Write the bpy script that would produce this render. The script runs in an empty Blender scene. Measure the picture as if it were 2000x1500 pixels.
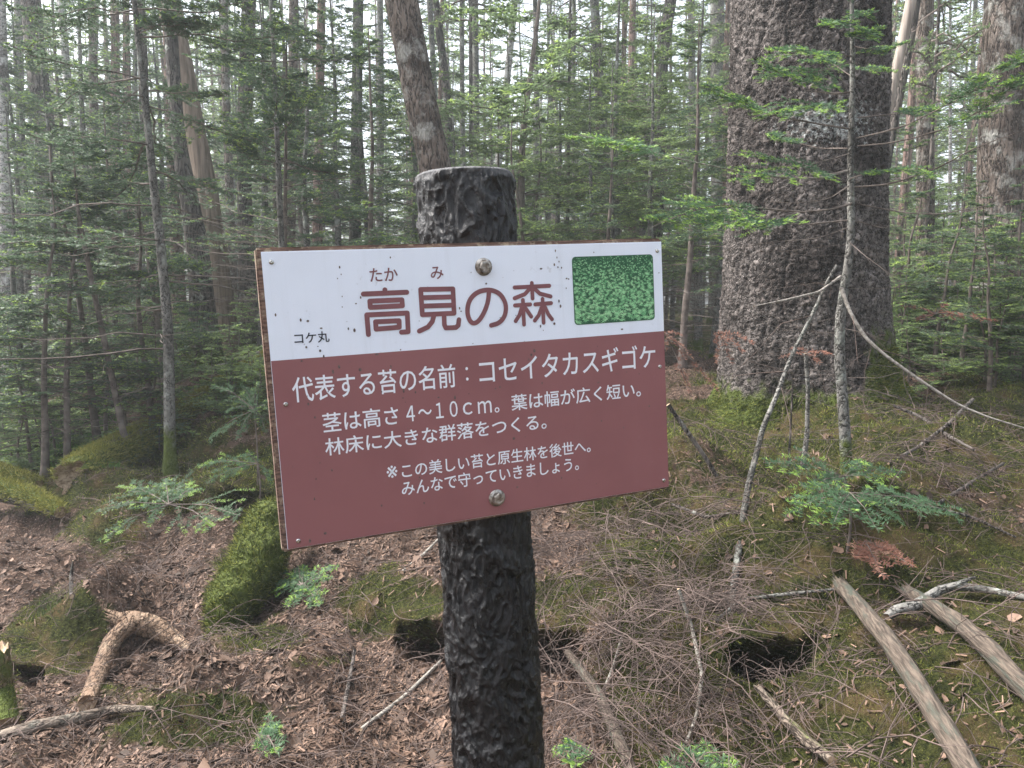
import bpy, math
import numpy as np
from mathutils import Vector, Matrix, Quaternion

# ------------------------------------------------------------------ camera, sky, sun, exposure
sc = bpy.context.scene
COL = sc.collection
FPX, EYE, PITCH = 1450.0, np.array([0.0, 0.0, 1.5]), math.radians(6.35)   # focal length in px of a 2000 px wide frame
cam_d = bpy.data.cameras.new("camera"); cam = bpy.data.objects.new("camera", cam_d); COL.objects.link(cam)
cam.location = EYE; cam.rotation_euler = (math.pi / 2 - PITCH, 0, 0)
cam_d.sensor_width = 36.0; cam_d.lens = 36.0 * FPX / 2000.0
cam_d.clip_start = 0.02; cam_d.clip_end = 800.0
sc.camera = cam
SUN_EL, SUN_ROT = math.radians(56), math.radians(283)
w = bpy.data.worlds.new("World"); sc.world = w; w.use_nodes = True
nt = w.node_tree
sky = nt.nodes.new("ShaderNodeTexSky"); sky.sky_type = 'NISHITA'; sky.sun_disc = False
sky.sun_elevation = SUN_EL; sky.sun_rotation = SUN_ROT
sky.air_density = 1.0; sky.dust_density = 5.0; sky.ozone_density = 1.0; sky.altitude = 0
hs = nt.nodes.new("ShaderNodeHueSaturation"); hs.inputs["Saturation"].default_value = 0.48     # thin overcast: a nearly white sky
nt.links.new(sky.outputs[0], hs.inputs["Color"]); nt.links.new(hs.outputs[0], nt.nodes["Background"].inputs[0])
nt.nodes["Background"].inputs[1].default_value = 0.15
sd = bpy.data.lights.new("sun", 'SUN'); sd.energy = 2.5; sd.angle = math.radians(25); sd.color = (1.0, 0.97, 0.93)
so = bpy.data.objects.new("sun", sd); COL.objects.link(so)
# high soft sun behind thin cloud, from the left and slightly ahead
sdir = Vector((math.sin(SUN_ROT) * math.cos(SUN_EL), math.cos(SUN_ROT) * math.cos(SUN_EL), math.sin(SUN_EL)))
so.rotation_euler = sdir.to_track_quat('Z', 'Y').to_euler()
vs = sc.view_settings
vs.view_transform = 'Standard'; vs.look = 'None'; vs.exposure = 1.76; vs.gamma = 1.0
cy = sc.cycles
cy.max_bounces = 6; cy.diffuse_bounces = 4; cy.glossy_bounces = 3; cy.transmission_bounces = 3; cy.transparent_max_bounces = 4
cy.use_denoising = True

# ------------------------------------------------------------------ pixel helpers (pixels of the 2000 x 1500 photograph)
cp, sp = math.cos(PITCH), math.sin(PITCH)
RIGHT = np.array([1.0, 0, 0]); FWD = np.array([0, cp, -sp]); UP = np.array([0, sp, cp])
def ray(u, v):
    u = np.asarray(u, float)[..., None]; v = np.asarray(v, float)[..., None]
    return FWD + (u - 1000) / FPX * RIGHT - (v - 750) / FPX * UP
def P(u, v, D): return EYE + ray(u, v) * np.asarray(D, float)[..., None]
def PY(u, v, Y):                                   # the point of that sight line in the vertical plane y = Y
    d = ray(u, v); return EYE + d * (np.asarray(Y, float)[..., None] / d[..., 1:2])
def proj(X):
    q = X - EYE; D = q @ FWD; Ds = np.where(np.abs(D) < 1e-6, 1e-6, D)
    return 1000 + FPX * (q @ RIGHT) / Ds, 750 - FPX * (q @ UP) / Ds, D
def nrmz(a): return a / np.maximum(np.linalg.norm(a, axis=-1, keepdims=True), 1e-9)

# ------------------------------------------------------------------ noise
def _h(i, j, k, s):
    n = (i * 374761393 + j * 668265263 + k * 2147483647 + s * 974634777) & 0xffffffff
    n = ((n ^ (n >> 13)) * 1274126177) & 0xffffffff
    n = ((n ^ (n >> 16)) * 2246822519) & 0xffffffff
    return ((n ^ (n >> 15)) & 0xffff) / 65535.0
def vnoise(p, s=0):
    p = np.asarray(p, float); f = np.floor(p); i = f.astype(np.int64); t = p - f; t = t * t * (3 - 2 * t)
    r = 0
    for a in (0, 1):
        for b in (0, 1):
            for c in (0, 1):
                wgt = (t[:, 0] if a else 1 - t[:, 0]) * (t[:, 1] if b else 1 - t[:, 1]) * (t[:, 2] if c else 1 - t[:, 2])
                r = r + wgt * _h(i[:, 0] + a, i[:, 1] + b, i[:, 2] + c, s)
    return r
def fbm(p, o=4, s=0):
    r, a = 0, 0.5
    for k in range(o):
        r = r + a * vnoise(np.asarray(p) * 2.0 ** k, s + k); a *= 0.5
    return r / (1 - 0.5 ** o)
def worley(p, s=0):                                # distance to nearest and second nearest feature, and an id per cell
    p = np.asarray(p, float); i = np.floor(p).astype(np.int64)
    d1 = np.full(len(p), 9.0); d2 = np.full(len(p), 9.0); cid = np.zeros(len(p))
    for a in (-1, 0, 1):
        for b in (-1, 0, 1):
            for c in (-1, 0, 1):
                q = i + np.array([a, b, c])
                o = np.stack([_h(q[:, 0], q[:, 1], q[:, 2], s + m) for m in (1, 2, 3)], 1)
                d = np.linalg.norm(q + o - p, axis=1); h = _h(q[:, 0], q[:, 1], q[:, 2], s + 7)
                near = d < d1
                d2 = np.where(near, d1, np.minimum(d2, d)); cid = np.where(near, h, cid); d1 = np.where(near, d, d1)
    return d1, d2, cid
def sstep(a, b, x): t = np.clip((x - a) / (b - a), 0, 1); return t * t * (3 - 2 * t)

# ------------------------------------------------------------------ mesh building
class Geo:
    def __init__(s): s.v = []; s.f = []; s.m = []; s.a = []; s.n = 0
    def add(s, V, F, mi=0, tip=0.0):
        V = np.asarray(V, np.float32).reshape(-1, 3); F = np.asarray(F, np.int64)
        if len(V) == 0 or len(F) == 0: return s
        s.v.append(V); s.f.append(F + s.n); s.m.append(np.full(len(F), mi)); s.n += len(V)
        s.a.append(np.broadcast_to(np.asarray(tip, np.float32), (len(V),))); return s
    def merge(s, g, M=None, mi=None):
        for V, F, m, a, off in zip(g.v, g.f, g.m, g.a, np.cumsum([0] + [len(x) for x in g.v[:-1]])):
            W = V if M is None else V @ M[:3, :3].T + M[:3, 3]
            s.add(W, F - off, 0, a); s.m[-1] = m if mi is None else np.full(len(m), mi)
        return s
    def mesh(s, name, mats, smooth=True):
        me = bpy.data.meshes.new(name)
        V = np.concatenate(s.v) if s.v else np.zeros((0, 3))
        me.vertices.add(len(V)); me.vertices.foreach_set("co", V.astype(np.float32).ravel())
        ls = np.concatenate([np.full(len(F), F.shape[1]) for F in s.f]); li = np.concatenate([F.ravel() for F in s.f])
        me.loops.add(len(li)); me.loops.foreach_set("vertex_index", li.astype(np.int32))
        me.polygons.add(len(ls)); me.polygons.foreach_set("loop_start", (np.cumsum(ls) - ls).astype(np.int32))
        me.polygons.foreach_set("material_index", np.concatenate(s.m).astype(np.int32))
        me.polygons.foreach_set("use_smooth", np.full(len(ls), smooth))
        me.update(calc_edges=True)
        at = me.attributes.new("tip", 'FLOAT', 'POINT'); at.data.foreach_set("value", np.concatenate(s.a).astype(np.float32))
        for m in (mats if isinstance(mats, (list, tuple)) else [mats]): me.materials.append(m)
        return me
def put(name, me, parent=None, loc=None):
    o = bpy.data.objects.new(name, me); COL.objects.link(o)
    if parent is not None: o.parent = parent
    if loc is not None: o.location = loc
    return o
def tag(o, label=None, cat=None, group=None, kind=None):
    if label: o["label"] = label
    if cat: o["category"] = cat
    if group: o["group"] = group
    if kind: o["kind"] = kind
    return o
def empty(name, loc=(0, 0, 0)):
    o = bpy.data.objects.new(name, None); o.empty_display_size = 0.1; COL.objects.link(o); o.location = loc; return o
def root_with(name, label, cat, base, parts, group=None, axis=None):   # parts: (name, Geo, mats) in world space
    r = empty(name, base); tag(r, label, cat, group); out = []
    if axis is not None: qt = Vector(axis).to_track_quat('Z', 'Y'); r.rotation_euler = qt.to_euler(); RT = np.array(qt.to_matrix()).T
    for nm, g, mats, *rest in parts:
        h = Geo(); M = np.eye(4); M[:3, 3] = -np.asarray(base, float)
        if axis is not None: M[:3, :3] = RT; M[:3, 3] = RT @ M[:3, 3]
        h.merge(g, M)
        o = put(nm, h.mesh(nm, mats, *(rest[:1] or [True])), r); out.append(o)
    return r

def tubes(Pl, R, k=3, cap=False):                   # N polylines (N,S,3) with radii (N,S) as k-sided tubes
    Pl = np.asarray(Pl, float); N, S = Pl.shape[:2]
    T = np.empty_like(Pl); T[:, 1:-1] = Pl[:, 2:] - Pl[:, :-2]; T[:, 0] = Pl[:, 1] - Pl[:, 0]; T[:, -1] = Pl[:, -1] - Pl[:, -2]
    T = nrmz(T); m = nrmz(Pl[:, -1] - Pl[:, 0])
    ref = np.where(np.abs(m[:, 2:3]) > 0.8, np.array([[1.0, 0.03, 0]]), np.array([[0.02, 0.03, 1.0]]))[:, None, :]
    A = nrmz(np.cross(T, ref)); B = np.cross(T, A)
    an = np.arange(k) * 2 * math.pi / k
    V = Pl[:, :, None, :] + np.asarray(R)[:, :, None, None] * (A[:, :, None, :] * np.cos(an)[None, None, :, None] + B[:, :, None, :] * np.sin(an)[None, None, :, None])
    base = (np.arange(N) * S * k)[:, None, None] + (np.arange(S - 1) * k)[None, :, None]
    i = np.arange(k)[None, None, :]; j = (np.arange(k) + 1) % k; j = j[None, None, :]
    F = np.stack([base + i, base + j, base + k + j, base + k + i], -1).reshape(-1, 4)
    return V.reshape(-1, 3), F
def resample(pts, rad, n):
    pts = np.asarray(pts, float); rad = np.asarray(rad, float)
    d = np.concatenate([[0], np.cumsum(np.linalg.norm(np.diff(pts, axis=0), axis=1))])
    # Catmull-Rom style smoothing through dense linear resampling and blur
    t = np.linspace(0, d[-1], n)
    Q = np.stack([np.interp(t, d, pts[:, c]) for c in range(3)], 1); r = np.interp(t, d, rad)
    for _ in range(max(1, n // 12)):
        Q[1:-1] = 0.25 * Q[:-2] + 0.5 * Q[1:-1] + 0.25 * Q[2:]; r[1:-1] = 0.25 * r[:-2] + 0.5 * r[1:-1] + 0.25 * r[2:]
    return Q, r
def thick(pts, rad, n=40, k=16, amp=0.08, fs=6.0, seed=0, jag=0.0, caps=True, zs=0.3):
    """one tapered limb with an uneven surface; jag > 0 splinters its first end"""
    Q, r = resample(pts, rad, n)
    V, F = tubes(Q[None], r[None], k)
    C = np.repeat(Q, k, 0); d = V - C
    ax = nrmz(Q[-1] - Q[0]); along = (V @ ax)[:, None] * ax
    q = (V - along) * fs + along * fs * zs
    f = 1 + amp * 2 * (fbm(q, 3, seed) - 0.5)
    V = C + d * f[:, None]
    if jag > 0:
        rng = np.random.default_rng(seed)
        j = jag * rng.random(k) ** 1.5; V[:k] -= ax * j[:, None]
        V[:k] = Q[0] - ax * j[:, None] + (V[:k] - Q[0] + ax * j[:, None]) * 0.92
    g = Geo(); g.add(V, F)
    if caps:
        for c0, base in ((Q[0], 0), (Q[-1], (n - 1) * k)):
            ring = V[base:base + k]; inner = c0 + (ring - c0) * 0.45 + (ax * 0.4 * r[0] if (base == 0 and jag > 0) else 0)
            VV = np.concatenate([ring, inner, inner.mean(0)[None]]); i = np.arange(k); j2 = (i + 1) % k
            g.add(VV, np.stack([i, j2, j2 + k, i + k], 1), 1)
            g.add(VV[k:], np.stack([i, j2, np.full(k, k)], 1), 1)
    return g

# ------------------------------------------------------------------ conifer twigs
def interp(Pl, t):
    S = Pl.shape[1]; x = np.clip(t, 0, 0.9999) * (S - 1); i = x.astype(int); f = (x - i)[:, None]; n = np.arange(len(Pl))
    a, b = Pl[n, i], Pl[n, i + 1]; return a + (b - a) * f, nrmz(b - a)
def grow(Pl, L, Nm, k, rng, t0=.12, t1=.97, ang=52, ratio=.45, pw=.8, keep=.9, S=4, jit=.12, droop=.05, tiplen=.12):
    N = len(Pl); idx = np.repeat(np.arange(N), k); tt = np.tile(np.linspace(t0, t1, k), N) + rng.normal(0, .25 / k, N * k)
    sg = np.tile(np.where(np.arange(k) % 2, 1.0, -1.0), N)
    kp = rng.random(N * k) < keep; idx, tt, sg = idx[kp], np.clip(tt[kp], .02, .99), sg[kp]
    pos, tan = interp(Pl[idx], tt); nm = Nm[idx]
    sd_ = nrmz(np.cross(nm, tan)) * sg[:, None]; a = np.radians(ang + rng.normal(0, 9, len(idx)))[:, None]
    d = nrmz(tan * np.cos(a) + sd_ * np.sin(a) + nm * rng.normal(0, jit, (len(idx), 1)))
    ln = L[idx] * ratio * ((1 - tt) ** pw + tiplen) * rng.uniform(.55, 1.2, len(idx))
    s = np.linspace(0, 1, S)[None, :, None]
    Q = pos[:, None] + ln[:, None, None] * (d[:, None] * s + (tan - d)[:, None] * .22 * s * s)
    Q[:, :, 2] -= droop * ln[:, None] * (s[..., 0] ** 2); Q[:, 1:] += rng.normal(0, .03, (len(idx), S - 1, 3)) * ln[:, None, None]
    return Q, ln, nm
def needles(Pl, L, Nm, rng, sp_, nl, nw, tipf=.35, t0=0.0, lift=.2, tip_prob=.4):
    c = np.maximum(2, (L * (1 - t0) / sp_).astype(int)); idx = np.repeat(np.arange(len(Pl)), c); n = len(idx)
    t = t0 + (1 - t0) * rng.random(n); pos, tan = interp(Pl[idx], t); nm = Nm[idx]
    sg = np.where(rng.random(n) < .5, 1.0, -1.0)[:, None]; sd_ = nrmz(np.cross(nm, tan)) * sg
    d = nrmz(tan * rng.uniform(.25, .7, (n, 1)) + sd_ + nm * rng.normal(lift, .28, (n, 1)))
    l = nl * rng.uniform(.65, 1.1, (n, 1)); wv = nrmz(np.cross(d, nm + rng.normal(0, .45, (n, 3)))) * nw * .5
    V = np.stack([pos - wv * .6, pos + d * l * .5 - wv, pos + d * l, pos + d * l * .5 + wv, pos + wv * .6], 1).reshape(-1, 3) if nw < .004 else \
        np.stack([pos - wv, pos + wv, pos + d * l], 1).reshape(-1, 3)
    kk = 5 if nw < .004 else 3
    F = np.arange(n * kk).reshape(n, kk)
    new = (rng.random(len(Pl)) < tip_prob)[idx] & (t > 1 - tipf)
    return V, F, np.repeat(np.where(new, rng.uniform(.6, 1, n), rng.uniform(0, .3, n)), kk)
def foliage(g, Pl, L, Nm, rng, det, wood=1, leaf=0, k1=16, k2=7, t0=.12, tip_prob=.35, r0=.004, bare=False, ratio=.42, ang=52, keep=.9):
    """branchlets, twigs and needles on branch polylines; det = (needle spacing, length, width)"""
    S = Pl.shape[1]
    R = (r0 * (.35 + .65 * np.linspace(1, .15, S)))[None] * np.clip(L[:, None] / .8, .5, 1.6)
    g.add(*tubes(Pl, R, 4), wood)
    A, la, na = grow(Pl, L, Nm, k1, rng, t0=t0, ratio=ratio, keep=keep * (.75 if bare else 1), jit=.3 if bare else .1, ang=ang)
    g.add(*tubes(A, np.full(A.shape[:2], r0 * .32) * np.linspace(1, .5, A.shape[1])[None], 3), wood)
    B, lb, nb = grow(A, la, na, k2, rng, t0=.15, ratio=.5, keep=.55 if bare else .85, jit=.35 if bare else .12)
    g.add(*tubes(B, np.full(B.shape[:2], r0 * .2), 3), wood)
    if bare: return
    for X, l, nm in ((A, la, na), (B, lb, nb)):
        V, F, tp = needles(X, l, nm, rng, *det, tip_prob=tip_prob); g.add(V, F, leaf, tp)
    V, F, tp = needles(Pl, L, Nm, rng, *det, t0=.55, tip_prob=tip_prob); g.add(V, F, leaf, tp)
def whorls(trunk_pts, z0, z1, dz, nb, Lf, rng, up=(.0, .3), sag=.25):
    """branch polylines around a trunk polyline between heights z0..z1"""
    tp = np.asarray(trunk_pts); zs = []
    z = z0
    while z < z1: zs += [z + rng.normal(0, dz * .15) for _ in range(rng.integers(nb[0], nb[1] + 1))]; z += dz * rng.uniform(.7, 1.3)
    zs = np.array(zs); n = len(zs)
    B = np.stack([np.interp(zs, tp[:, 2], tp[:, c]) for c in range(3)], 1); az = rng.uniform(0, 2 * math.pi, n)
    L = Lf(zs) * rng.uniform(.55, 1.15, n); s = np.linspace(0, 1, 7)[None, :]
    upv = rng.uniform(*up, n)[:, None]
    az2 = az[:, None] + rng.normal(0, .22, n)[:, None] * s
    Q = np.zeros((n, 7, 3)); Q[:, :, 0] = B[:, 0:1] + L[:, None] * np.cos(az2) * s; Q[:, :, 1] = B[:, 1:2] + L[:, None] * np.sin(az2) * s
    Q[:, :, 2] = B[:, 2:3] + L[:, None] * (upv * s - sag * s * s + .12 * s ** 4)
    Q[:, 2:] += rng.normal(0, .015, (n, 5, 3)) * L[:, None, None]
    Nm = nrmz(np.stack([rng.normal(0, .15, n), rng.normal(0, .15, n), np.ones(n)], 1))
    return Q, L, Nm, zs

# ------------------------------------------------------------------ materials
def M_(name):
    m = bpy.data.materials.new(name); m.use_nodes = True; t = m.node_tree; return m, t, t.nodes["Principled BSDF"]
def nd(t, ty, ins=None, **kw):
    n = t.nodes.new("ShaderNode" + ty)
    for k, v in kw.items(): setattr(n, k, v)
    for k, v in (ins or {}).items():
        if isinstance(v, bpy.types.NodeSocket): t.links.new(v, n.inputs[k])
        else: n.inputs[k].default_value = v
    return n
def rgba(c): return (c[0], c[1], c[2], 1.0)
def mix(t, f, a, b, mode='MIX'):
    n = t.nodes.new("ShaderNodeMix"); n.data_type = 'RGBA'; n.blend_type = mode
    for i, v in ((0, f), (6, a), (7, b)):
        if isinstance(v, bpy.types.NodeSocket): t.links.new(v, n.inputs[i])
        else: n.inputs[i].default_value = v if i == 0 else rgba(v)
    return n.outputs[2]
def ramp(t, src, a, b):
    n = t.nodes.new("ShaderNodeMapRange"); n.inputs[1].default_value = a; n.inputs[2].default_value = b
    n.interpolation_type = 'SMOOTHSTEP'; t.links.new(src, n.inputs[0]); return n.outputs[0]
def coords(t, scale=(1, 1, 1), rot=(0, 0, 0)):
    c = t.nodes.new("ShaderNodeTexCoord"); mp = nd(t, "Mapping", {"Scale": scale, "Rotation": rot}); t.links.new(c.outputs["Object"], mp.inputs[0]); return mp.outputs[0]
def noise(t, vec, s, d=5, r=.55): return nd(t, "TexNoise", {"Vector": vec, "Scale": s, "Detail": d, "Roughness": r}).outputs[0]
def attr(t, n="tip"): return nd(t, "Attribute", attribute_name=n).outputs["Fac"]
def bump(t, b, h, s, d):
    n = nd(t, "Bump", {"Height": h, "Strength": s, "Distance": d}); t.links.new(n.outputs[0], b.inputs["Normal"])
def col(t, b, c): t.links.new(c, b.inputs["Base Color"])

def bark(name, dark, mid, light, scale=20, zs=.4, lichen=.0, lcol=(.42, .45, .4), crack=.10, bd=.02, moss=(.07, .09, .018), rough=.85, fur=True):
    m, t, b = M_(name); v = coords(t, (1, 1, zs))
    wob = noise(t, v, scale * .6, 3); vw = nd(t, "VectorMath", {0: v, 1: nd(t, "VectorMath", {0: nd(t, "TexNoise", {"Vector": v, "Scale": scale * .7, "Detail": 2}).outputs[1], "Scale": .9 / scale}, operation='SCALE').outputs[0]}, operation='ADD').outputs[0]
    vo = nd(t, "TexVoronoi", {"Vector": vw, "Scale": scale}, feature='DISTANCE_TO_EDGE').outputs["Distance"]
    if fur:
        n2 = nd(t, "TexNoise", {"Vector": vw, "Scale": scale * .8, "Detail": 3, "Roughness": .6}).outputs[0]
        vo = nd(t, "Math", {0: nd(t, "Math", {0: n2, 1: .5}, operation='SUBTRACT').outputs[0]}, operation='ABSOLUTE').outputs[0]; crack = .045
    cell = nd(t, "TexVoronoi", {"Vector": vw, "Scale": scale}, feature='F1').outputs["Color"]
    cv = nd(t, "SeparateColor", {0: cell}).outputs[0]
    c = mix(t, cv, mid, light); c = mix(t, ramp(t, noise(t, v, scale * 2.3), .35, .7), c, mid)
    c = mix(t, ramp(t, noise(t, coords(t), 2.0, 3), .42, .66), c, dark)
    c = mix(t, ramp(t, vo, crack, .0), c, tuple(x * .35 for x in dark))
    if lichen > 0:
        ln = ramp(t, noise(t, coords(t), 5.0, 6, .7), .58 - lichen * .18, .74 - lichen * .18)
        c = mix(t, ln, c, lcol)
    mz = ramp(t, nd(t, "Math", {0: attr(t), 1: nd(t, "Math", {0: noise(t, coords(t), 14, 4), 1: .5}, operation='SUBTRACT').outputs[0]}, operation='ADD').outputs[0], .3, .6)
    mc = mix(t, noise(t, coords(t), 60, 3), tuple(x * .5 for x in moss), tuple(min(1, x * 1.7) for x in moss))
    c = mix(t, mz, c, mc); col(t, b, c); b.inputs["Roughness"].default_value = rough
    h = nd(t, "Math", {0: ramp(t, vo, 0, crack * 2.2), 1: noise(t, v, scale * 4, 5)}, operation='ADD').outputs[0]
    bump(t, b, h, 1.0, bd); b.inputs["Specular IOR Level"].default_value = .25
    return m
def simple(name, c1, c2, scale=30, rough=.8, bd=.002, stretch=(1, 1, 1), spec=.3, metal=0):
    m, t, b = M_(name); v = coords(t, stretch); n = noise(t, v, scale)
    col(t, b, mix(t, ramp(t, n, .3, .7), c1, c2)); b.inputs["Roughness"].default_value = rough; b.inputs["Metallic"].default_value = metal
    b.inputs["Specular IOR Level"].default_value = spec
    if bd: bump(t, b, n, .8, bd)
    return m
def leafmat(name, dark, mid, tipc, rough=.5, trans=.3):
    m, t, b = M_(name)
    oi = t.nodes.new("ShaderNodeObjectInfo")
    n = noise(t, coords(t), 3.0, 2); c = mix(t, ramp(t, n, .3, .7), dark, mid)
    c = mix(t, nd(t, "Math", {0: oi.outputs["Random"], 1: .35}, operation='MULTIPLY').outputs[0], c, tuple(x * 1.25 for x in mid))
    c = mix(t, ramp(t, attr(t), .3, .75), c, tipc); col(t, b, c); b.inputs["Roughness"].default_value = rough
    b.inputs["Specular IOR Level"].default_value = .35
    tr = nd(t, "BsdfTranslucent", {"Color": c}); ms = nd(t, "MixShader", {0: trans, 1: b.outputs[0], 2: tr.outputs[0]})
    t.links.new(ms.outputs[0], t.nodes["Material Output"].inputs[0]); return m

MB = {}
MB["dark"] = bark("bark_dark", (.055, .048, .043), (.13, .11, .098), (.21, .185, .165), 18, .22, .12)
MB["brown"] = bark("bark_brown", (.075, .055, .045), (.18, .14, .115), (.3, .25, .215), 24, .25, .5, (.36, .35, .32))
MB["grey"] = bark("bark_grey", (.08, .076, .068), (.165, .158, .145), (.25, .24, .222), 30, .7, .4, (.32, .335, .30), .05, .006)
MB["birch"] = bark("bark_birch", (.12, .11, .10), (.4, .39, .37), (.58, .57, .55), 16, 1.6, .45, (.62, .62, .6), .08, .006)
MB["red"] = bark("bark_reddish", (.12, .075, .06), (.27, .18, .15), (.4, .29, .25), 22, .16, .2, (.4, .36, .33))
MB["old"] = bark("bark_scaly", (.060, .049, .044), (.134, .114, .104), (.245, .218, .204), 34, .7, .0, crack=.08, bd=.012)
MB["strip"] = simple("stripped_wood", (.10, .075, .056), (.25, .19, .145), 26, .8, .01, (1, 1, .06))
MB["snag"] = simple("weathered_wood", (.2, .165, .14), (.42, .36, .31), 26, .8, .008, (1, 1, .08))
TWIG = simple("twig_bark", (.07, .055, .048), (.2, .165, .145), 12, .85, 0)
DEADT = simple("dead_twig", (.045, .033, .028), (.145, .106, .092), 9, .85, 0)
PALE = simple("pale_lichened_bark", (.15, .135, .115), (.34, .32, .28), 60, .85, .003)
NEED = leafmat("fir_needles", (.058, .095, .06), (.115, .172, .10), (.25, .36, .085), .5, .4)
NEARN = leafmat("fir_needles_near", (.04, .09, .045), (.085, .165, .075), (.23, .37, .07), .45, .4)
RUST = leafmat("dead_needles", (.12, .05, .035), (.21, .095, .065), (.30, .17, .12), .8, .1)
FARN = leafmat("far_needles", (.10, .15, .075), (.185, .255, .12), (.36, .48, .14), .6, .5)  # lighter copy of the fir needles, with haze and light put into its colour
MOSSM = leafmat("moss_green", (.020, .030, .007), (.068, .088, .018), (.24, .25, .055), .9, .25)
MOSSV = leafmat("moss_vivid", (.035, .09, .018), (.075, .18, .035), (.14, .28, .05), .9, .25)
MOSSD = leafmat("moss_dark", (.018, .03, .010), (.045, .065, .02), (.12, .15, .035), .9, .15)
MOSSL = leafmat("moss_yellow", (.10, .11, .02), (.20, .20, .04), (.32, .30, .08), .9, .25)
WOODEND = simple("broken_wood", (.2, .13, .08), (.48, .36, .25), 60, .85, .003, (1, 1, .3))
POLEM = bark("weathered_pole", (.07, .052, .04), (.165, .13, .102), (.28, .23, .185), 30, .3, .35, (.26, .25, .21), .05, .006)
BRANCHM = bark("peeling_branch", (.085, .05, .034), (.21, .138, .092), (.32, .23, .163), 45, .45, .12, (.40, .31, .22), .06, .006)

POLES = simple("pole_wood", (.042, .032, .025), (.135, .106, .083), 150, .85, .010, (1, 1, .12))
t = POLES.node_tree; b = t.nodes["Principled BSDF"]; oc = b.inputs["Base Color"].links[0].from_socket
col(t, b, mix(t, ramp(t, noise(t, coords(t, (1, 1, .2)), 38, 5, .7), .48, .66), oc, (.06, .066, .052)))
# ------------------------------------------------------------------ terrain
CTRL = """0 1500 2.3;0 1300 3.0;0 1100 4.3;0 1000 5.4;0 900 7.2;0 800 9;0 700 12;0 640 18;
250 1500 2.3;250 1300 3.05;250 1100 4.2;250 1000 5.0;250 930 5.8;250 850 6.8;250 750 8.7;250 690 12;250 640 19;
480 1450 2.45;480 1250 3.15;480 1100 3.85;480 1000 4.5;480 900 5.2;480 800 6.4;480 700 9;480 640 17;
750 1480 2.4;750 1300 2.95;750 1130 3.5;750 1050 3.9;750 950 4.5;750 800 6.6;750 690 10;750 640 17;
1000 1450 2.4;1000 1280 2.9;1000 1150 3.4;1000 1050 3.85;1000 900 4.9;1000 760 7;1000 680 11;1000 635 18;
1250 1480 2.2;1250 1350 2.45;1250 1200 2.85;1250 1080 3.3;1250 960 3.9;1250 860 4.6;1250 760 6.5;1250 680 11;1250 630 18;
1500 1480 2.1;1500 1350 2.4;1500 1250 2.65;1500 1150 2.95;1500 1050 3.3;1500 950 3.75;1500 880 4.15;1500 820 4.75;1500 740 7;1500 640 15;
1750 1480 1.95;1750 1350 2.2;1750 1200 2.6;1750 1100 2.9;1750 1000 3.25;1750 900 3.75;1750 830 4.4;1750 760 6;1750 700 8;1750 640 14;
1980 1480 1.85;1980 1350 2.1;1980 1200 2.45;1980 1050 2.9;1980 900 3.8;1980 800 5;1980 720 7.5;1980 650 14"""
CP = np.array([[float(x) for x in r.split()] for r in CTRL.replace("\n", "").split(";")])
CX = P(CP[:, 0], CP[:, 1], CP[:, 2])
FARC = np.array([[math.sin(a) * r, math.cos(a) * r, .95 if r < 60 else 1.0] for a in np.linspace(-.9, .9, 7) for r in (30, 60, 95)] +
                [[math.sin(a) * r, math.cos(a) * r, .05] for a in np.linspace(1.3, 5.0, 9) for r in (1.2, 4, 20)] + [[0, 1.2, .1], [-.5, 1.1, .03], [.6, 1.0, .2]])
CX = np.concatenate([CX, FARC])
def pol(x, y): return np.stack([np.arctan2(x, y) * 4.0, np.log(np.maximum(np.hypot(x, y), .25)) * 3.0], 1)
CPOL = pol(CX[:, 0], CX[:, 1])
def base_h(x, y):
    q = pol(x, y); out = np.empty(len(q))
    for a in range(0, len(q), 20000):
        d2 = ((q[a:a + 20000, None] - CPOL[None]) ** 2).sum(2) + .03
        wt = 1 / d2 ** 2.2; out[a:a + 20000] = (wt * CX[None, :, 2]).sum(1) / wt.sum(1)
    return out
BUMPS = [(-.18, 3.15, .50, .24, .13), (-1.93, 3.3, .26, .2, .22), (-2.4, 4.6, .45, .3, .2), (-1.15, 2.62, .3, .12, .08),
         (1.9, 4.6, .9, .7, .12), (1.35, 2.75, .35, .2, .07), (.45, 3.7, .3, .2, .16), (1.0, 3.9, .35, .2, .14), (2.4, 3.9, .4, .3, .15), (1.75, 2.2, .3, .25, .08), (1.15, 3.0, .5, .16, .22), (.75, 2.45, .3, .16, .11), (1.7, 3.3, .4, .2, .2), (2.3, 3.0, .3, .25, .18), (.15, 2.55, .2, .12, .05), (-.7, 3.6, .3, .15, .08), (-1.6, 4.2, .4, .25, .1)]
def ground(x, y):
    x = np.asarray(x, float); y = np.asarray(y, float); h = base_h(x, y)
    for bx, by, rx, ry, bh in BUMPS: h = h + bh * np.exp(-(((x - bx) / rx) ** 2 + ((y - by) / ry) ** 2) * 1.3)
    r = np.hypot(x, y); z0 = np.zeros_like(x)
    h = h + (fbm(np.stack([x * 1.3, y * 1.3, z0], 1), 3, 3) - .5) * .46 * sstep(1.2, 4, r)
    h = h + (fbm(np.stack([x * 5, y * 5, z0], 1), 3, 9) - .5) * .16 + (fbm(np.stack([x * 20, y * 20, z0], 1), 2, 5) - .5) * .022
    return h
def g1(x, y): return float(ground(np.array([x]), np.array([y]))[0])
def hit(u, v):                                       # where a sight line meets the ground
    D = np.geomspace(1.2, 60, 1200); X = P(np.full(1200, float(u)), np.full(1200, float(v)), D)
    s = X[:, 2] < ground(X[:, 0], X[:, 1]); i = int(np.argmax(s)) if s.any() else 1199
    return X[i]
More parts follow.
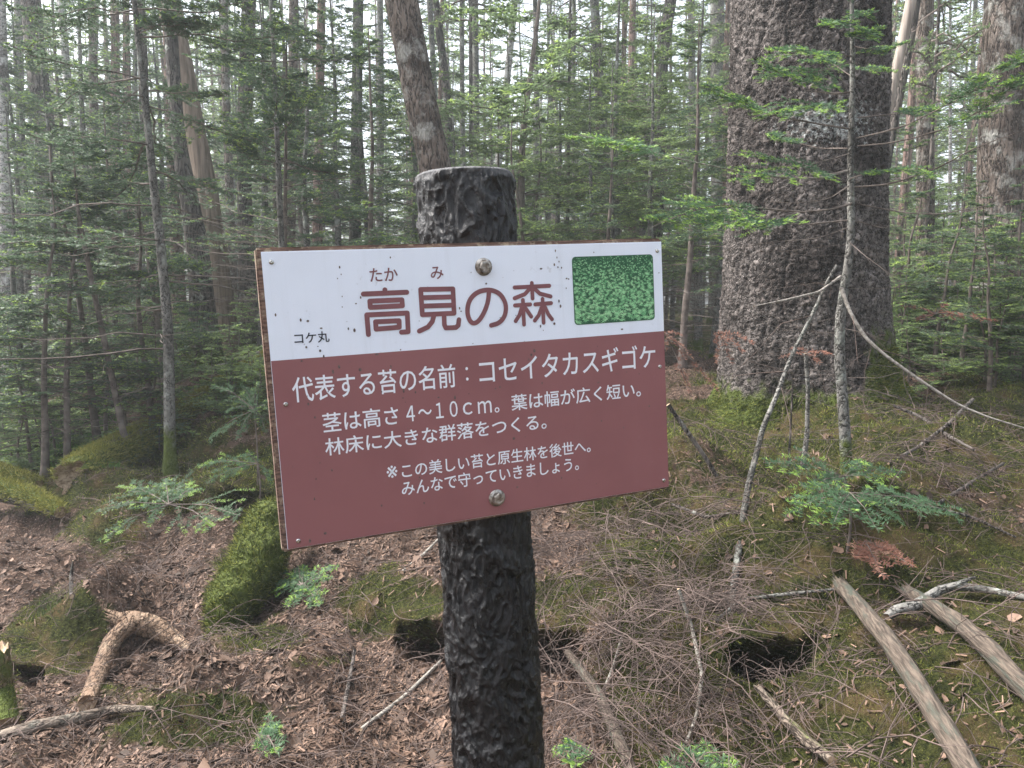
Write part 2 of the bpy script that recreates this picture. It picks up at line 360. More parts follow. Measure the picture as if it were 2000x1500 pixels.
def above(X, gap=.985, far=6):                               # pull points that would lie under the ground forward along their sight line
    X = np.array(X, float); u, v, D = proj(X)
    for k in range(len(X)):
        if 0.5 < D[k] < far and v[k] > 690:
            dh = (hit(u[k], v[k]) - EYE) @ FWD
            if D[k] > dh * gap: X[k] = EYE + (X[k] - EYE) * (dh * gap / D[k])
    return X
PITS = [(850, 1250, 85, 42, .32), (1085, 1268, 80, 42, .32), (1500, 1285, 92, 42, .32), (470, 985, 60, 30, .3), (45, 1320, 40, 25, .2), (780, 640, 1, 1, 0)]
MOSSPX = [(790, 1180, 120, 75, 1.1), (1100, 1190, 90, 65, 1.0), (130, 1240, 115, 85, 1.3), (1880, 1380, 190, 170, 1.1), (1560, 1130, 170, 90, .75), (1720, 960, 150, 90, 1.0),
          (1450, 850, 140, 70, .9), (1180, 1000, 80, 45, .8), (200, 1020, 130, 60, .9), (390, 1410, 130, 55, 1.5), (100, 850, 230, 80, 1.2), (330, 880, 150, 80, .9), (80, 930, 100, 50, .8),
          (1960, 1000, 80, 90, .9), (1950, 780, 150, 60, .7), (480, 1100, 90, 110, .7), (1230, 1300, 110, 80, .55), (520, 1250, 90, 30, .6), (330, 965, 180, 45, 1.3), (480, 930, 100, 60, 1.3), (110, 965, 130, 45, 1.0), (620, 1290, 90, 25, .7), (250, 700, 380, 70, .9), (900, 800, 500, 90, .8), (1250, 1330, 160, 90, .4)]
def moss_mask(X):
    u, v, D = proj(X); m = np.zeros(len(X))
    for a, b, ra, rb, s in MOSSPX: m = np.maximum(m, s * np.exp(-(((u - a) / ra) ** 2 + ((v - b) / rb) ** 2) * .9))
    m = np.maximum(m, .78 * sstep(1050, 1250, u) * (v > 780) * (D > .3)); n = fbm(X * np.array([3.0, 3.0, 3.0]), 4, 21)
    far = sstep(7, 12, D) * .65
    m = np.where(D > .3, np.maximum(m, far), .3) + (n - .5) * 1.0 + (fbm(X * [1.6, 1.6, 1.6], 3, 33) - .5) * .9
    return np.clip(m, 0, 1)
th_in = np.linspace(-.95, .95, 640); th_out = np.linspace(.95, 2 * math.pi - .95, 62)[1:-1]
TH = np.concatenate([th_in, th_out]); RR = np.concatenate([[.02], np.geomspace(.6, 9, 440), np.geomspace(9.2, 90, 90)])
tt_, rr_ = np.meshgrid(TH, RR); gx, gy = (np.sin(tt_) * rr_).ravel(), (np.cos(tt_) * rr_).ravel()
gz = ground(gx, gy); GV = np.stack([gx, gy, gz], 1)
gu, gv_, gD = proj(GV)
for a, b, ra, rb, dep in PITS:
    q = np.where((gD > 1) & (gD < 7), ((gu - a) / ra) ** 2 + ((gv_ - b) / rb) ** 2, 99)
    q = q * (.3 + 1.5 * fbm(GV * 11, 3, int(a))); f = np.clip(1 - q, 0, 1) ** .8 * dep; GV[:, 1] += f * 1.0; GV[:, 2] -= f * .8
    q2 = np.where((gD > 1) & (gD < 7), ((gu - a) / (ra * 1.25)) ** 2 + ((gv_ - b + rb * 1.3) / (rb * .9)) ** 2, 99); f = np.clip(1 - q2, 0, 1) * dep; GV[:, 1] -= f * .22; GV[:, 2] += f * .06
nt_, nr_ = len(TH), len(RR)
i = np.arange(nr_ - 1)[:, None] * nt_; j = np.arange(nt_)[None, :]; j2 = (np.arange(nt_) + 1)[None, :] % nt_
GF = np.stack([i + j, i + j2, i + nt_ + j2, i + nt_ + j], -1).reshape(-1, 4)[:, ::-1]
GMOSS = moss_mask(GV)
gm, t, b = M_("forest_floor")
mo = attr(t); v = coords(t)
lit = mix(t, ramp(t, noise(t, v, 28, 6, .7), .36, .64), (.042, .027, .020), (.14, .09, .068))
lit = mix(t, ramp(t, noise(t, v, 90, 3), .55, .72), lit, (.40, .29, .24)); lit = mix(t, ramp(t, noise(t, v, 3.5, 3), .5, .75), lit, (.07, .045, .032))
mossc = mix(t, ramp(t, noise(t, v, 70, 4, .7), .35, .7), (.014, .018, .005), (.068, .072, .020)); mossc = mix(t, ramp(t, noise(t, v, 6, 4), .45, .7), mossc, (.085, .06, .028))
f_ = ramp(t, nd(t, "Math", {0: mo, 1: nd(t, "Math", {0: noise(t, v, 22, 5), 1: .5}, operation='SUBTRACT').outputs[0]}, operation='ADD').outputs[0], .3, .6)
col(t, b, mix(t, f_, lit, mossc)); b.inputs["Roughness"].default_value = .95; b.inputs["Specular IOR Level"].default_value = .15
bump(t, b, noise(t, v, 55, 6, .7), 1.0, .03)
G = Geo(); G.add(GV, GF, 0, GMOSS)
tag(put("ground", G.mesh("ground", gm)), kind="structure")

def scatter(n, rmin, rmax, seed, th=.72, pw=1.0):    # random ground points, evenly spread on the log-polar sheet
    rng = np.random.default_rng(seed); a = rng.uniform(-th, th, n); r = np.exp(np.log(rmin) + (np.log(rmax) - np.log(rmin)) * rng.random(n) ** pw)
    # nearest sheet vertex gives pits, bumps and the moss value
    ia = np.clip(np.round((a + .95) / 1.9 * 639).astype(int), 0, 639); ir = np.clip(np.searchsorted(RR, r), 1, nr_ - 2)
    k0 = ir * nt_ + ia; fr = rng.random(n)[:, None]
    X = GV[k0] * (1 - fr) + GV[k0 - nt_] * fr; X = X + (GV[np.minimum(k0 + 1, len(GV) - 1)] - GV[k0]) * (rng.random(n)[:, None] - .5)
    e1 = GV[k0 + 1] - GV[k0]; e2 = GV[k0 + nt_] - GV[k0]; N_ = nrmz(np.cross(e1, e2)); N_ *= np.sign(N_[:, 2:3] + 1e-9)
    return X, N_, GMOSS[k0], rng
def blades(X, N_, rng, l, wd, spread=.8):
    n = len(X); d = nrmz(N_ + rng.normal(0, spread, (n, 3)) * np.array([1, 1, .5])); l = (l * rng.uniform(.5, 1.3, n))[:, None]
    s = nrmz(np.cross(d, rng.normal(0, 1, (n, 3)))) * np.reshape(wd, (-1, 1)) * .5
    V = np.stack([X - s - N_ * .004, X + s - N_ * .004, X + d * l], 1).reshape(-1, 3)
    return V, np.arange(n * 3).reshape(-1, 3), np.repeat(np.clip(rng.normal(.35, .35, n), 0, 1), 3)
# moss carpet
X, N_, mo_, rng = scatter(520000, 1.5, 12, 5)
u_, v_, D_ = proj(X); kp = rng.random(len(X)) < sstep(.32, .62, mo_)
X, N_, D_, u_, v_ = X[kp], N_[kp], D_[kp], u_[kp], v_[kp]
tuft = (((u_ - 400) / 115) ** 2 + ((v_ - 1405) / 58) ** 2 < 1) | (((u_ - 600) / 50) ** 2 + ((v_ - 1470) / 30) ** 2 < 1) | (((u_ - 130) / 60) ** 2 + ((v_ - 1190) / 25) ** 2 < 1)
viv = (u_ < 240) & (v_ < 915) & (v_ > 760) & (vnoise(X * 2.5, 4) > .25)
for nm, sel, mt, ln in (("moss_carpet", ~viv & ~tuft, MOSSM, .016), ("bright_moss_carpet", viv, MOSSV, .035), ("star_moss", tuft, MOSSD, .03)):
    V, F, tp = blades(X[sel], N_[sel], rng, ln * np.clip(D_[sel] / 3.2, .7, 2.2) * (.5 + 1.3 * vnoise(X[sel] * 9, 8)), .0032 * np.clip(D_[sel] / 3, .6, 2.5))
    tag(put(nm, Geo().add(V, F, 0, tp).mesh(nm, mt, False)), "low green moss growing over the humps of the forest floor" if nm == "moss_carpet" else "dark upright star moss tufts at lower left of the post" if nm == "star_moss" else "vivid green moss patch between the trees left of the fallen log", "moss", kind="stuff")
# fallen leaves
LEAFM, t, b = M_("fallen_leaf"); a_ = attr(t)
c = mix(t, ramp(t, a_, 0, .5), (.048, .031, .022), (.122, .075, .052)); c = mix(t, ramp(t, a_, .62, 1), c, (.24, .155, .112)); col(t, b, c); b.inputs["Roughness"].default_value = .7; b.inputs["Specular IOR Level"].default_value = .3
X, N_, mo_, rng = scatter(17000, 1.5, 9, 11); kp = rng.random(len(X)) < 1.0 - .92 * sstep(.2, .5, mo_); X, N_ = X[kp], N_[kp]; n = len(X)
e1 = nrmz(np.cross(N_, rng.normal(0, 1, (n, 3)))); e2 = np.cross(N_, e1); tl = rng.normal(0, .45, (n, 2)); nn = nrmz(N_ + e1 * tl[:, :1] + e2 * tl[:, 1:]); e1 = nrmz(np.cross(nn, e2)); e2 = np.cross(nn, e1)
sz = rng.uniform(.006, .018, n) * np.where(rng.random(n) < .10, 1.9, 1); K = 8; an = np.linspace(0, 2 * math.pi, K, endpoint=False)
rad = (1 + .45 * np.cos(an * 1)[None] * .4 + rng.uniform(-.38, .3, (n, K))) * sz[:, None]; rad[:, ::2] *= .78; cu = rng.normal(0, .5, (n, 1))
V = X[:, None] + nn[:, None] * .006 + e1[:, None] * (rad * np.cos(an))[..., None] * 1.35 + e2[:, None] * (rad * np.sin(an))[..., None] + nn[:, None] * (cu * (rad * np.sin(an)) ** 2 / sz[:, None] + np.abs(rng.normal(0, .15, (n, K))) * sz[:, None])[..., None]
Cn = X + nn * .006; VV = np.concatenate([V, Cn[:, None]], 1).reshape(-1, 3); b0 = (np.arange(n) * (K + 1))[:, None]; k_ = np.arange(K)[None]
F = np.stack([b0 + k_, b0 + (k_ + 1) % K, np.broadcast_to(b0 + K, (n, K))], -1).reshape(-1, 3)
tag(put("leaf_litter", Geo().add(VV, F, 0, np.repeat(rng.random(n) ** 1.5, K + 1)).mesh("leaf_litter", LEAFM, True)), "brown dry fallen leaves strewn over the forest floor", "leaves", kind="stuff")
# needles and crumbs of litter
X, N_, mo_, rng = scatter(150000, 1.5, 9, 12); kp = rng.random(len(X)) < 1.0 - .93 * sstep(.25, .55, mo_); X, N_ = X[kp], N_[kp]; n = len(X)
d = nrmz(np.cross(N_, rng.normal(0, 1, (n, 3))) + N_ * rng.normal(0, .25, (n, 1))); l = rng.uniform(.008, .04, n)[:, None] * .5; s = np.cross(N_, d) * rng.uniform(.0008, .004, n)[:, None]
X = X + N_ * .008; V = np.stack([X - d * l - s, X - d * l + s, X + d * l + s * .7, X + d * l - s * .7], 1).reshape(-1, 3)
tag(put("needle_litter", Geo().add(V, np.arange(4 * n).reshape(-1, 4), 0, np.repeat(rng.random(n) ** 1.3, 4)).mesh("needle_litter", LEAFM, False)), "fine brown needles and bark crumbs covering the forest floor", "needle litter", kind="stuff")
# dead twigs
def twig_lines(X, N_, rng, lo, hi, arch):
    n = len(X); d = nrmz(np.cross(N_, rng.normal(0, 1, (n, 3))) + N_ * rng.normal(0, .12, (n, 1))); L = rng.uniform(lo, hi, n) ** 1.0
    s = np.linspace(-.5, .5, 6)[None, :, None]; sidev = np.cross(N_, d)
    Q = X[:, None] + L[:, None, None] * (d[:, None] * s + sidev[:, None] * rng.normal(0, .35, (n, 1, 1)) * s * s) + N_[:, None] * (.012 + (rng.random((n, 1, 1)) * arch * L[:, None, None]) * (.25 - s * s) * 4 * .5)
    return Q + rng.normal(0, .012, Q.shape) * L[:, None, None], L
X, N_, mo_, rng = scatter(30000, 1.5, 8, 13); u_, v_, D_ = proj(X)
dens = .2 + .9 * np.exp(-(((u_ - 1280) / 260) ** 2 + ((v_ - 1230) / 220) ** 2)) + .35 * np.exp(-(((u_ - 300) / 200) ** 2 + ((v_ - 1150) / 90) ** 2)) + .5 * np.exp(-(((u_ - 1820) / 160) ** 2 + ((v_ - 840) / 70) ** 2))
kp = rng.random(len(X)) < np.clip(dens, 0, 1) * (1 - .55 * sstep(.4, .8, mo_)); X, N_, dens = X[kp], N_[kp], dens[kp]
Q, L = twig_lines(X, N_, rng, .04, .30, .5); dead = dens > .75; Q[dead] += N_[dead][:, None] * rng.uniform(0, .05, (dead.sum(), 1, 1))
R = rng.uniform(.0008, .0021, len(Q))[:, None] * np.linspace(1.2, .6, 6)[None]
X2, N2, _, rg2 = scatter(5200, 1.6, 6, 14); u2, v2, D2 = proj(X2); d2_ = 1.1 * np.exp(-(((u2 - 1270) / 230) ** 2 + ((v2 - 1230) / 200) ** 2)) + .35 * np.exp(-(((u2 - 1800) / 200) ** 2 + ((v2 - 900) / 110) ** 2)) + .05
kp = rg2.random(len(X2)) < d2_; Q2, L2 = twig_lines(X2[kp], N2[kp], rg2, .18, .6, .55); Q2 += N2[kp][:, None] * rg2.uniform(0, .07, (kp.sum(), 1, 1)); R2 = rg2.uniform(.0009, .0021, len(Q2))[:, None] * np.linspace(1.2, .5, 6)[None]
g = Geo().add(*tubes(Q, R, 3)); g.add(*tubes(Q2, R2, 4)); A2, l2, n2_ = grow(Q2, L2, N2[kp], 7, rg2, ratio=.35, ang=42, keep=.7, jit=.45); g.add(*tubes(A2, np.full(A2.shape[:2], .0010), 3)); A, la, na = grow(Q, L, N_, 4, rng, ratio=.35, ang=40, keep=.45, jit=.4); g.add(*tubes(A, np.full(A.shape[:2], .0008), 3))
tag(put("twig_litter", g.mesh("twig_litter", DEADT)), "thin dead twigs heaped and scattered on the ground", "twigs", kind="stuff")

# ------------------------------------------------------------------ the trail sign
W = .60
BPX = np.array([[512, 492], [1293, 472], [1306, 950], [562, 1073]], float) - [1000, 750]
A_ = []
for (x, y), (u, v) in zip([(0, 1), (1, 1), (1, 0), (0, 0)], BPX):
    A_ += [[x, y, 1, 0, 0, 0, -u * x, -u * y, -u], [0, 0, 0, x, y, 1, -v * x, -v * y, -v]]
h_ = np.linalg.svd(np.array(A_))[2][-1].reshape(3, 3); c1, c2, c3 = (h_ / np.array([[FPX], [FPX], [1]])).T
s_ = 1 / np.linalg.norm(c1); s_ *= np.sign(c3[2] * s_)
toW = lambda q: q[0] * RIGHT - q[1] * UP + q[2] * FWD
bx = toW(c1 * s_); by = toW(c2 * s_); Hh = W * np.linalg.norm(by); by = nrmz(by); by = nrmz(by - bx * (by @ bx)); bn = np.cross(bx, by)
B0 = EYE + toW(c3 * s_) * W                                       # bottom left corner of the printed face
BM = np.eye(4); BM[:3, 0] = bx; BM[:3, 1] = by; BM[:3, 2] = bn; BM[:3, 3] = B0
def onb(u, v):                                                     # photo pixel -> board coordinates in metres
    d = ray(u, v); k = ((B0 - EYE) @ bn) / (d @ bn); X = EYE + d * k - B0; return np.array([X @ bx, X @ by])
root = empty("trail_sign"); root.matrix_world = Matrix(BM.tolist())
tag(root, "brown and white wooden trail sign bolted to a black bark-textured post", "sign")
def box(x0, x1, y0, y1, z0, z1, bev=0.0):
    import bmesh
    bm = bmesh.new(); bmesh.ops.create_cube(bm, size=1)
    for v in bm.verts: v.co = Vector(((x0 + x1) / 2 + v.co.x * (x1 - x0), (y0 + y1) / 2 + v.co.y * (y1 - y0), (z0 + z1) / 2 + v.co.z * (z1 - z0)))
    if bev: bmesh.ops.bevel(bm, geom=bm.edges[:], offset=bev, segments=2, affect='EDGES')
    bm.verts.index_update(); V = [v.co[:] for v in bm.verts]; Fs = [[v.index for v in f.verts] for f in bm.faces]; bm.free(); return V, Fs
def pymesh(name, V, Fs, m, smooth=False):
    me = bpy.data.meshes.new(name); me.from_pydata([tuple(map(float, v)) for v in V], [], [list(map(int, f)) for f in Fs]); me.materials.append(m)
    for p in me.polygons: p.use_smooth = smooth
    return me
# materials of the sign
WOODB, t, b = M_("board_wood"); v = coords(t, (2, 30, 30)); n_ = noise(t, v, 9)
c = mix(t, ramp(t, n_, .35, .65), (.075, .042, .032), (.22, .135, .10)); c = mix(t, ramp(t, noise(t, coords(t), 55, 5, .7), .52, .66), c, (.34, .27, .19)); col(t, b, c); b.inputs["Roughness"].default_value = .85; bump(t, b, noise(t, coords(t, (3, 30, 30)), 12), .9, .002)
def face_mat(name, c0, c1, sp_):
    m, t, b = M_(name); v = coords(t)
    c = mix(t, ramp(t, noise(t, v, 7, 4), .4, .75), c0, c1)
    smz = nd(t, "Math", {0: ramp(t, noise(t, v, 85, 3), .63, .72), 1: ramp(t, noise(t, v, 9, 2), .5, .62)}, operation='MULTIPLY').outputs[0]
    c = mix(t, nd(t, "Math", {0: smz, 1: .45}, operation='MULTIPLY').outputs[0], c, sp_)
    stk = nd(t, "Math", {0: ramp(t, noise(t, coords(t, (1, .06, 1)), 42, 4, .65), .5, .75), 1: .16}, operation='MULTIPLY').outputs[0]; c = mix(t, stk, c, sp_)
    col(t, b, c); b.inputs["Roughness"].default_value = .36; b.inputs["Specular IOR Level"].default_value = .35; return m
WHITE = face_mat("sign_white", (.77, .82, .92), (.73, .78, .87), (.46, .47, .5))
BROWN = face_mat("sign_brown", (.262, .108, .112), (.23, .094, .098), (.28, .13, .14))
LETW = face_mat("letter_white", (.78, .80, .86), (.76, .78, .84), (.6, .6, .66)); LETB = simple("letter_brown", (.19, .078, .086), (.225, .092, .10), 40, .5, 0); LETD = simple("letter_navy", (.025, .03, .045), (.04, .045, .06), 40, .5, 0)
V, F = box(-.007, W + .0015, -.004, Hh + .0055, -.027, -.0012, .0025); board = put("board", pymesh("board", V, F, WOODB), root)
V, F = box(0, W, 0, Hh, -.001, .0006, .0004); put("white_panel", pymesh("white_panel", V, F, WHITE), board)
yl = (onb(535, 704.5)[1] + onb(1298, 646.5)[1]) / 2
put("brown_panel", pymesh("brown_panel", [(.0004, .0004, .0009), (W - .0004, .0004, .0009), (W - .0004, yl, .0009), (.0004, yl, .0009)], [(0, 1, 2, 3)], BROWN), board)
def text(body, tl, br, m, bold=.0, z=.0012, name="lettering"):
    cu = bpy.data.curves.new(name, 'FONT'); cu.body = body; cu.size = 1; cu.resolution_u = 3; cu.fill_mode = 'FRONT'
    ob = bpy.data.objects.new(name, cu); COL.objects.link(ob); bpy.context.view_layer.update()
    me = bpy.data.meshes.new_from_object(ob.evaluated_get(bpy.context.evaluated_depsgraph_get())); bpy.data.objects.remove(ob); bpy.data.curves.remove(cu)
    co = np.empty(len(me.vertices) * 3); me.vertices.foreach_get("co", co); co = co.reshape(-1, 3)
    lo, hi = co.min(0), co.max(0); a = onb(*tl); c = onb(*br)
    co[:, 0] = a[0] + (co[:, 0] - lo[0]) / (hi[0] - lo[0]) * (c[0] - a[0]); co[:, 1] = c[1] + (co[:, 1] - lo[1]) / (hi[1] - lo[1]) * (a[1] - c[1]); co[:, 2] = z
    tri = [list(p.vertices) for p in me.polygons]; d = bold * .017; V = []; Fs = []            # a heavier stroke: the outline laid down five times
    for k_, (dx, dy) in enumerate([(0, 0), (d, 0), (-d, 0), (0, d), (0, -d), (d * .7, d * .7), (-d * .7, d * .7), (d * .7, -d * .7), (-d * .7, -d * .7)] if bold else [(0, 0)]):
        Fs += [[i_ + len(V) for i_ in f] for f in tri]; V += [tuple(q) for q in co + [dx, dy, k_ * 2e-6]]
    bpy.data.meshes.remove(me); me = pymesh(name, V, Fs, m)
    return put(name, me, board)
for body, tl, br, m, off in [
    ("たか", (721, 524.5), (777, 548), LETB, .012), ("み", (840, 521.5), (866, 544.5), LETB, .012),
    ("コケ丸", (574, 650.7), (643.6, 667.5), LETD, .012),
    ("代表する苔の名前", (568.6, 737.4), (890.4, 755.6), LETW, .016), ("：", (908.2, 717), (915, 743), LETW, .0), ("コセイタカスギゴケ", (934, 700.3), (1279.7, 717), LETW, .016),
    ("茎は高さ", (628.4, 807.6), (778.4, 828.6), LETW, .014), ("４〜１０", (792, 793), (893.9, 812.9), LETW, .012), ("ｃ", (903, 787), (922.4, 808.5), LETW, .012), ("ｍ", (932.5, 784.5), (960, 805), LETW, .012), ("。", (965.5, 796), (975, 804.8), LETW, .012),
    ("葉は幅が広く短い。", (997.5, 771.5), (1251, 774), LETW, .014), ("林床に大きな群落をつくる。", (633.6, 857), (1067, 837), LETW, .014),
    ("※", (754, 910.5), (776.5, 931.5), LETW, .0), ("この美しい苔と原生林を後世へ。", (783.5, 906), (1153, 882.7), LETW, .012), ("みんなで守っていきましょう。", (783.4, 940), (1130, 917.4), LETW, .012)]:
    text(body, tl, br, m, bold=off)
# the four big title characters: round-ended strokes
def strokes(name, lines, hw):
    V, Fs, z = [], [], .00125
    for ln in lines:
        q = [onb(680 + x * .21, 500 + y * .21) for x, y in ln]
        if len(q) > 8:                                               # smooth the long curves
            for _ in range(2): q = [q[0]] + [p for a, b_ in zip(q[:-1], q[1:]) for p in (a * .75 + b_ * .25, a * .25 + b_ * .75)] + [q[-1]]
        for k_, p in enumerate(q):
            z += 1e-6; b0 = len(V); V += [(p[0] + hw * math.cos(a * math.pi / 8), p[1] + hw * math.sin(a * math.pi / 8), z) for a in range(16)]; Fs.append(list(range(b0, b0 + 16)))
            if k_ + 1 < len(q):
                z += 1e-6; e = q[k_ + 1] - p; e = e / max(np.linalg.norm(e), 1e-9); nn = np.array([-e[1], e[0]]) * hw; b0 = len(V)
                V += [(*(p - nn), z), (*(q[k_ + 1] - nn), z), (*(q[k_ + 1] + nn), z), (*(p + nn), z)]; Fs.append([b0, b0 + 1, b0 + 2, b0 + 3])
    return put(name, pymesh(name, V, Fs, LETB), board)
HW = .0034
strokes("lettering", [[(340, 315), (342, 345)], [(140, 354), (543, 337)], [(200, 420), (498, 407), (503, 462), (205, 478), (200, 420)], [(187, 730), (172, 548), (548, 530), (556, 704), (494, 709)], [(253, 612), (472, 602), (474, 662), (258, 680), (253, 612)]], HW)
strokes("lettering", [[(672, 312), (972, 306), (983, 532), (688, 546), (672, 312)], [(680, 388), (970, 380)], [(684, 466), (975, 457)], [(795, 560), (780, 610), (740, 660), (660, 698)], [(890, 560), (893, 640), (905, 668), (1000, 665), (1022, 645), (1028, 592)]], HW)
strokes("lettering", [[(1308, 325), (1300, 420), (1270, 510), (1225, 590), (1180, 628), (1140, 620), (1110, 560), (1105, 480), (1130, 400), (1190, 340), (1270, 315), (1340, 318), (1410, 350), (1455, 420), (1468, 490), (1450, 570), (1400, 625), (1328, 645)]], HW)
strokes("lettering", [[(1545, 293), (1868, 277)], [(1705, 252), (1712, 395)], [(1690, 300), (1640, 355), (1545, 393)], [(1725, 300), (1780, 350), (1880, 376)], [(1548, 460), (1690, 450)], [(1622, 410), (1633, 637)], [(1612, 480), (1590, 550), (1555, 605)], [(1650, 490), (1700, 563)], [(1737, 450), (1885, 438)], [(1805, 400), (1815, 620)], [(1795, 480), (1770, 550), (1733, 600)], [(1830, 480), (1860, 545), (1893, 588)]], HW * .88)
# the printed picture of star moss: a flat print
q = np.array([onb(*p) for p in ((1116.4, 502.5), (1274.8, 496), (1278, 624), (1121.5, 635.5))]); px0, px1 = q[[0, 3], 0].mean(), q[[1, 2], 0].mean(); py1, py0 = q[:2, 1].mean(), q[2:, 1].mean()
cr = .006; pts = []
for cx_, cy_, a0 in ((px1 - cr, py1 - cr, 0), (px0 + cr, py1 - cr, 90), (px0 + cr, py0 + cr, 180), (px1 - cr, py0 + cr, 270)):
    pts += [(cx_ + cr * math.cos(math.radians(a0 + k * 18)), cy_ + cr * math.sin(math.radians(a0 + k * 18)), .0010) for k in range(6)]
PRB = simple("print_ground", (.02, .08, .04), (.05, .15, .075), 300, .5, 0); PRL, t, b = M_("print_leaf"); c = mix(t, ramp(t, attr(t), 0, .5), (.09, .33, .13), (.27, .62, .30)); c = mix(t, ramp(t, attr(t), .5, 1), c, (.50, .80, .45)); col(t, b, c); b.inputs["Roughness"].default_value = .5
pic = put("moss_picture", pymesh("moss_picture", pts, [list(range(len(pts)))], PRB), board)
rng = np.random.default_rng(8); NS = 1150; V = []; tv = []
yy = rng.random(NS) ** .8; ord_ = np.argsort(-yy)
for k, yk in enumerate(yy[ord_]):
    r_ = .0042 * (.40 + 1.0 * (1 - yk)); x_ = rng.uniform(px0 + .0015, px1 - .0015); y_ = py0 + .0012 + yk * (py1 - py0 - .0024); br_ = np.clip(rng.normal(.55, .33), 0, 1); nl_ = rng.integers(6, 10); a0 = rng.random() * 6
    for j_ in range(nl_):
        a = a0 + j_ * 2 * math.pi / nl_ + rng.normal(0, .2); l_ = r_ * rng.uniform(.6, 1.2); d = np.array([math.cos(a), math.sin(a) * .8]); nn = np.array([-d[1], d[0]]) * r_ * .10
        p_ = np.array([x_, y_]); z_ = .0011 + k * 2e-7
        e_ = p_ + d * l_; cxx = max(px0 + cr - e_[0], e_[0] - px1 + cr, 0); cyy = max(py0 + cr - e_[1], e_[1] - py1 + cr, 0)
        if cxx > 0 and cyy > 0 and math.hypot(cxx, cyy) > cr - .0008: continue
        for w_ in (p_ - nn, p_ + nn, p_ + d * l_): V.append((min(max(w_[0], px0 + .0008), px1 - .0008), min(max(w_[1], py0 + .0008), py1 - .0008), z_))
        tv += [br_ * .7] * 2 + [min(1, br_ + .35)]
put("printed_moss", Geo().add(V, np.arange(len(V)).reshape(-1, 3), 0, tv).mesh("printed_moss", PRL, False), pic)
# droplets and dirt specks on the face
SPECK = simple("speck", (.05, .035, .03), (.16, .11, .10), 300, .5, 0, spec=.6); V = []; F = []
spots = [(663, 522, 2), (666, 536, 1.2), (659, 544, 1.2), (704, 581, 2), (695, 593, 1.6), (668, 579, 1.2), (692, 645, 3), (680, 642, 2), (538, 615, 2.2), (627, 641, 2), (587, 625, 2.4), (601, 627, 2.4), (598, 678, 2), (625, 685, 2.4), (632, 696, 2.4), (782, 683, 1.5), (762, 503, 1.6), (736, 692, 2.6), (589, 705, 2), (662, 716, 3), (650, 726, 3), (703, 722, 3.2), (763, 716, 2.2), (1084, 490, 2), (1087, 503, 1.6), (1091, 511, 1.6), (1082, 517, 2.4), (1089, 522, 1.8), (1096, 523, 1.8), (1056, 525, 2.4), (1106, 544, 2), (1110, 545, 1.6), (1105, 563, 1.4), (1091, 588, 2.6), (1094, 598, 2.8), (1082, 632, 2.8), (1055, 637, 2.2), (1214, 643, 2.4), (897, 602, 2), (900, 608, 1.4), (1159, 493, 1.4), (1286, 533, 1.3), (788, 763, 3), (811, 766, 2), (787, 777, 1.6), (856, 776, 1.8), (888, 776, 3), (602, 789, 2.4), (1043, 685, 3.2), (1037, 693, 2.8), (1032, 702, 2), (1003, 856, 3), (976, 756, 2), (1058, 748, 2), (967, 759, 1.6), (1168, 747, 2), (745, 765, 1.5), (1267, 793, 2), (1217, 835, 1.6), (1174, 822, 1.8), (1010, 951, 2.2), (1096, 933, 2), (828, 982, 2), (745, 987, 2), (819, 932, 1.8), (635, 1041, 3), (605, 1056, 3), (615, 815, 2), (648, 918, 2), (614, 974, 2), (617, 935, 1.6), (949, 554, 2)]
rs = np.random.default_rng(4); spots += [(rs.uniform(540, 1290), rs.uniform(500, 950), rs.uniform(.5, 1.2)) for _ in range(75)]
for k, (u, v, r_) in enumerate(spots):
    c0 = onb(u, v); r_ *= .00070; st = rs.uniform(.7, 1.5); b0 = len(V); a0 = rs.uniform(0, 3)
    if not (.004 < c0[0] < W - .004 and .006 < c0[1] < Hh - .004): continue
    for j_ in range(8):
        a = j_ * math.pi / 4; V.append((c0[0] + r_ * math.cos(a) / st, c0[1] + r_ * st * math.sin(a), .00135 + k * 1e-6))
    F.append(list(range(b0, b0 + 8)))
put("dirt_specks", pymesh("dirt_specks", V, F, SPECK), board)["kind"] = "stuff"
# bolts and screws
STEEL, t, b = M_("weathered_steel"); c = mix(t, ramp(t, noise(t, coords(t), 160, 4), .4, .65), (.42, .40, .37), (.17, .14, .115)); col(t, b, c); b.inputs["Metallic"].default_value = .85; b.inputs["Roughness"].default_value = .42
CHROME = simple("bright_steel", (.55, .55, .54), (.42, .40, .38), 200, .22, 0, metal=1)
def lathe(prof, k=24, c=(0, 0), z=0):
    V = [(c[0] + r * math.cos(2 * math.pi * i / k), c[1] + r * math.sin(2 * math.pi * i / k), z + h) for r, h in prof for i in range(k)]
    F = [(a * k + i, a * k + (i + 1) % k, (a + 1) * k + (i + 1) % k, (a + 1) * k + i) for a in range(len(prof) - 1) for i in range(k)] + [list(range((len(prof) - 1) * k, len(prof) * k))]
    return V, F
for u, v, rot in ((944, 521, .15), (970, 972, .5)):
    c0 = onb(u, v); V, F = lathe([(.0128, 0), (.0128, .0012), (.0122, .0020), (.0092, .0042)], 28, c0, .0008); bo = put("bolt", pymesh("bolt", V, F, STEEL, False), root)
    V, F = lathe([(.0090, .003), (.0090, .0098), (.0080, .0113), (.0055, .0115), (.0050, .0108)], 6, (0, 0), .0)
    V = [(c0[0] + x * math.cos(rot) - y * math.sin(rot), c0[1] + x * math.sin(rot) + y * math.cos(rot), z) for x, y, z in V]; put("hex_head", pymesh("hex_head", V, F, STEEL), bo)
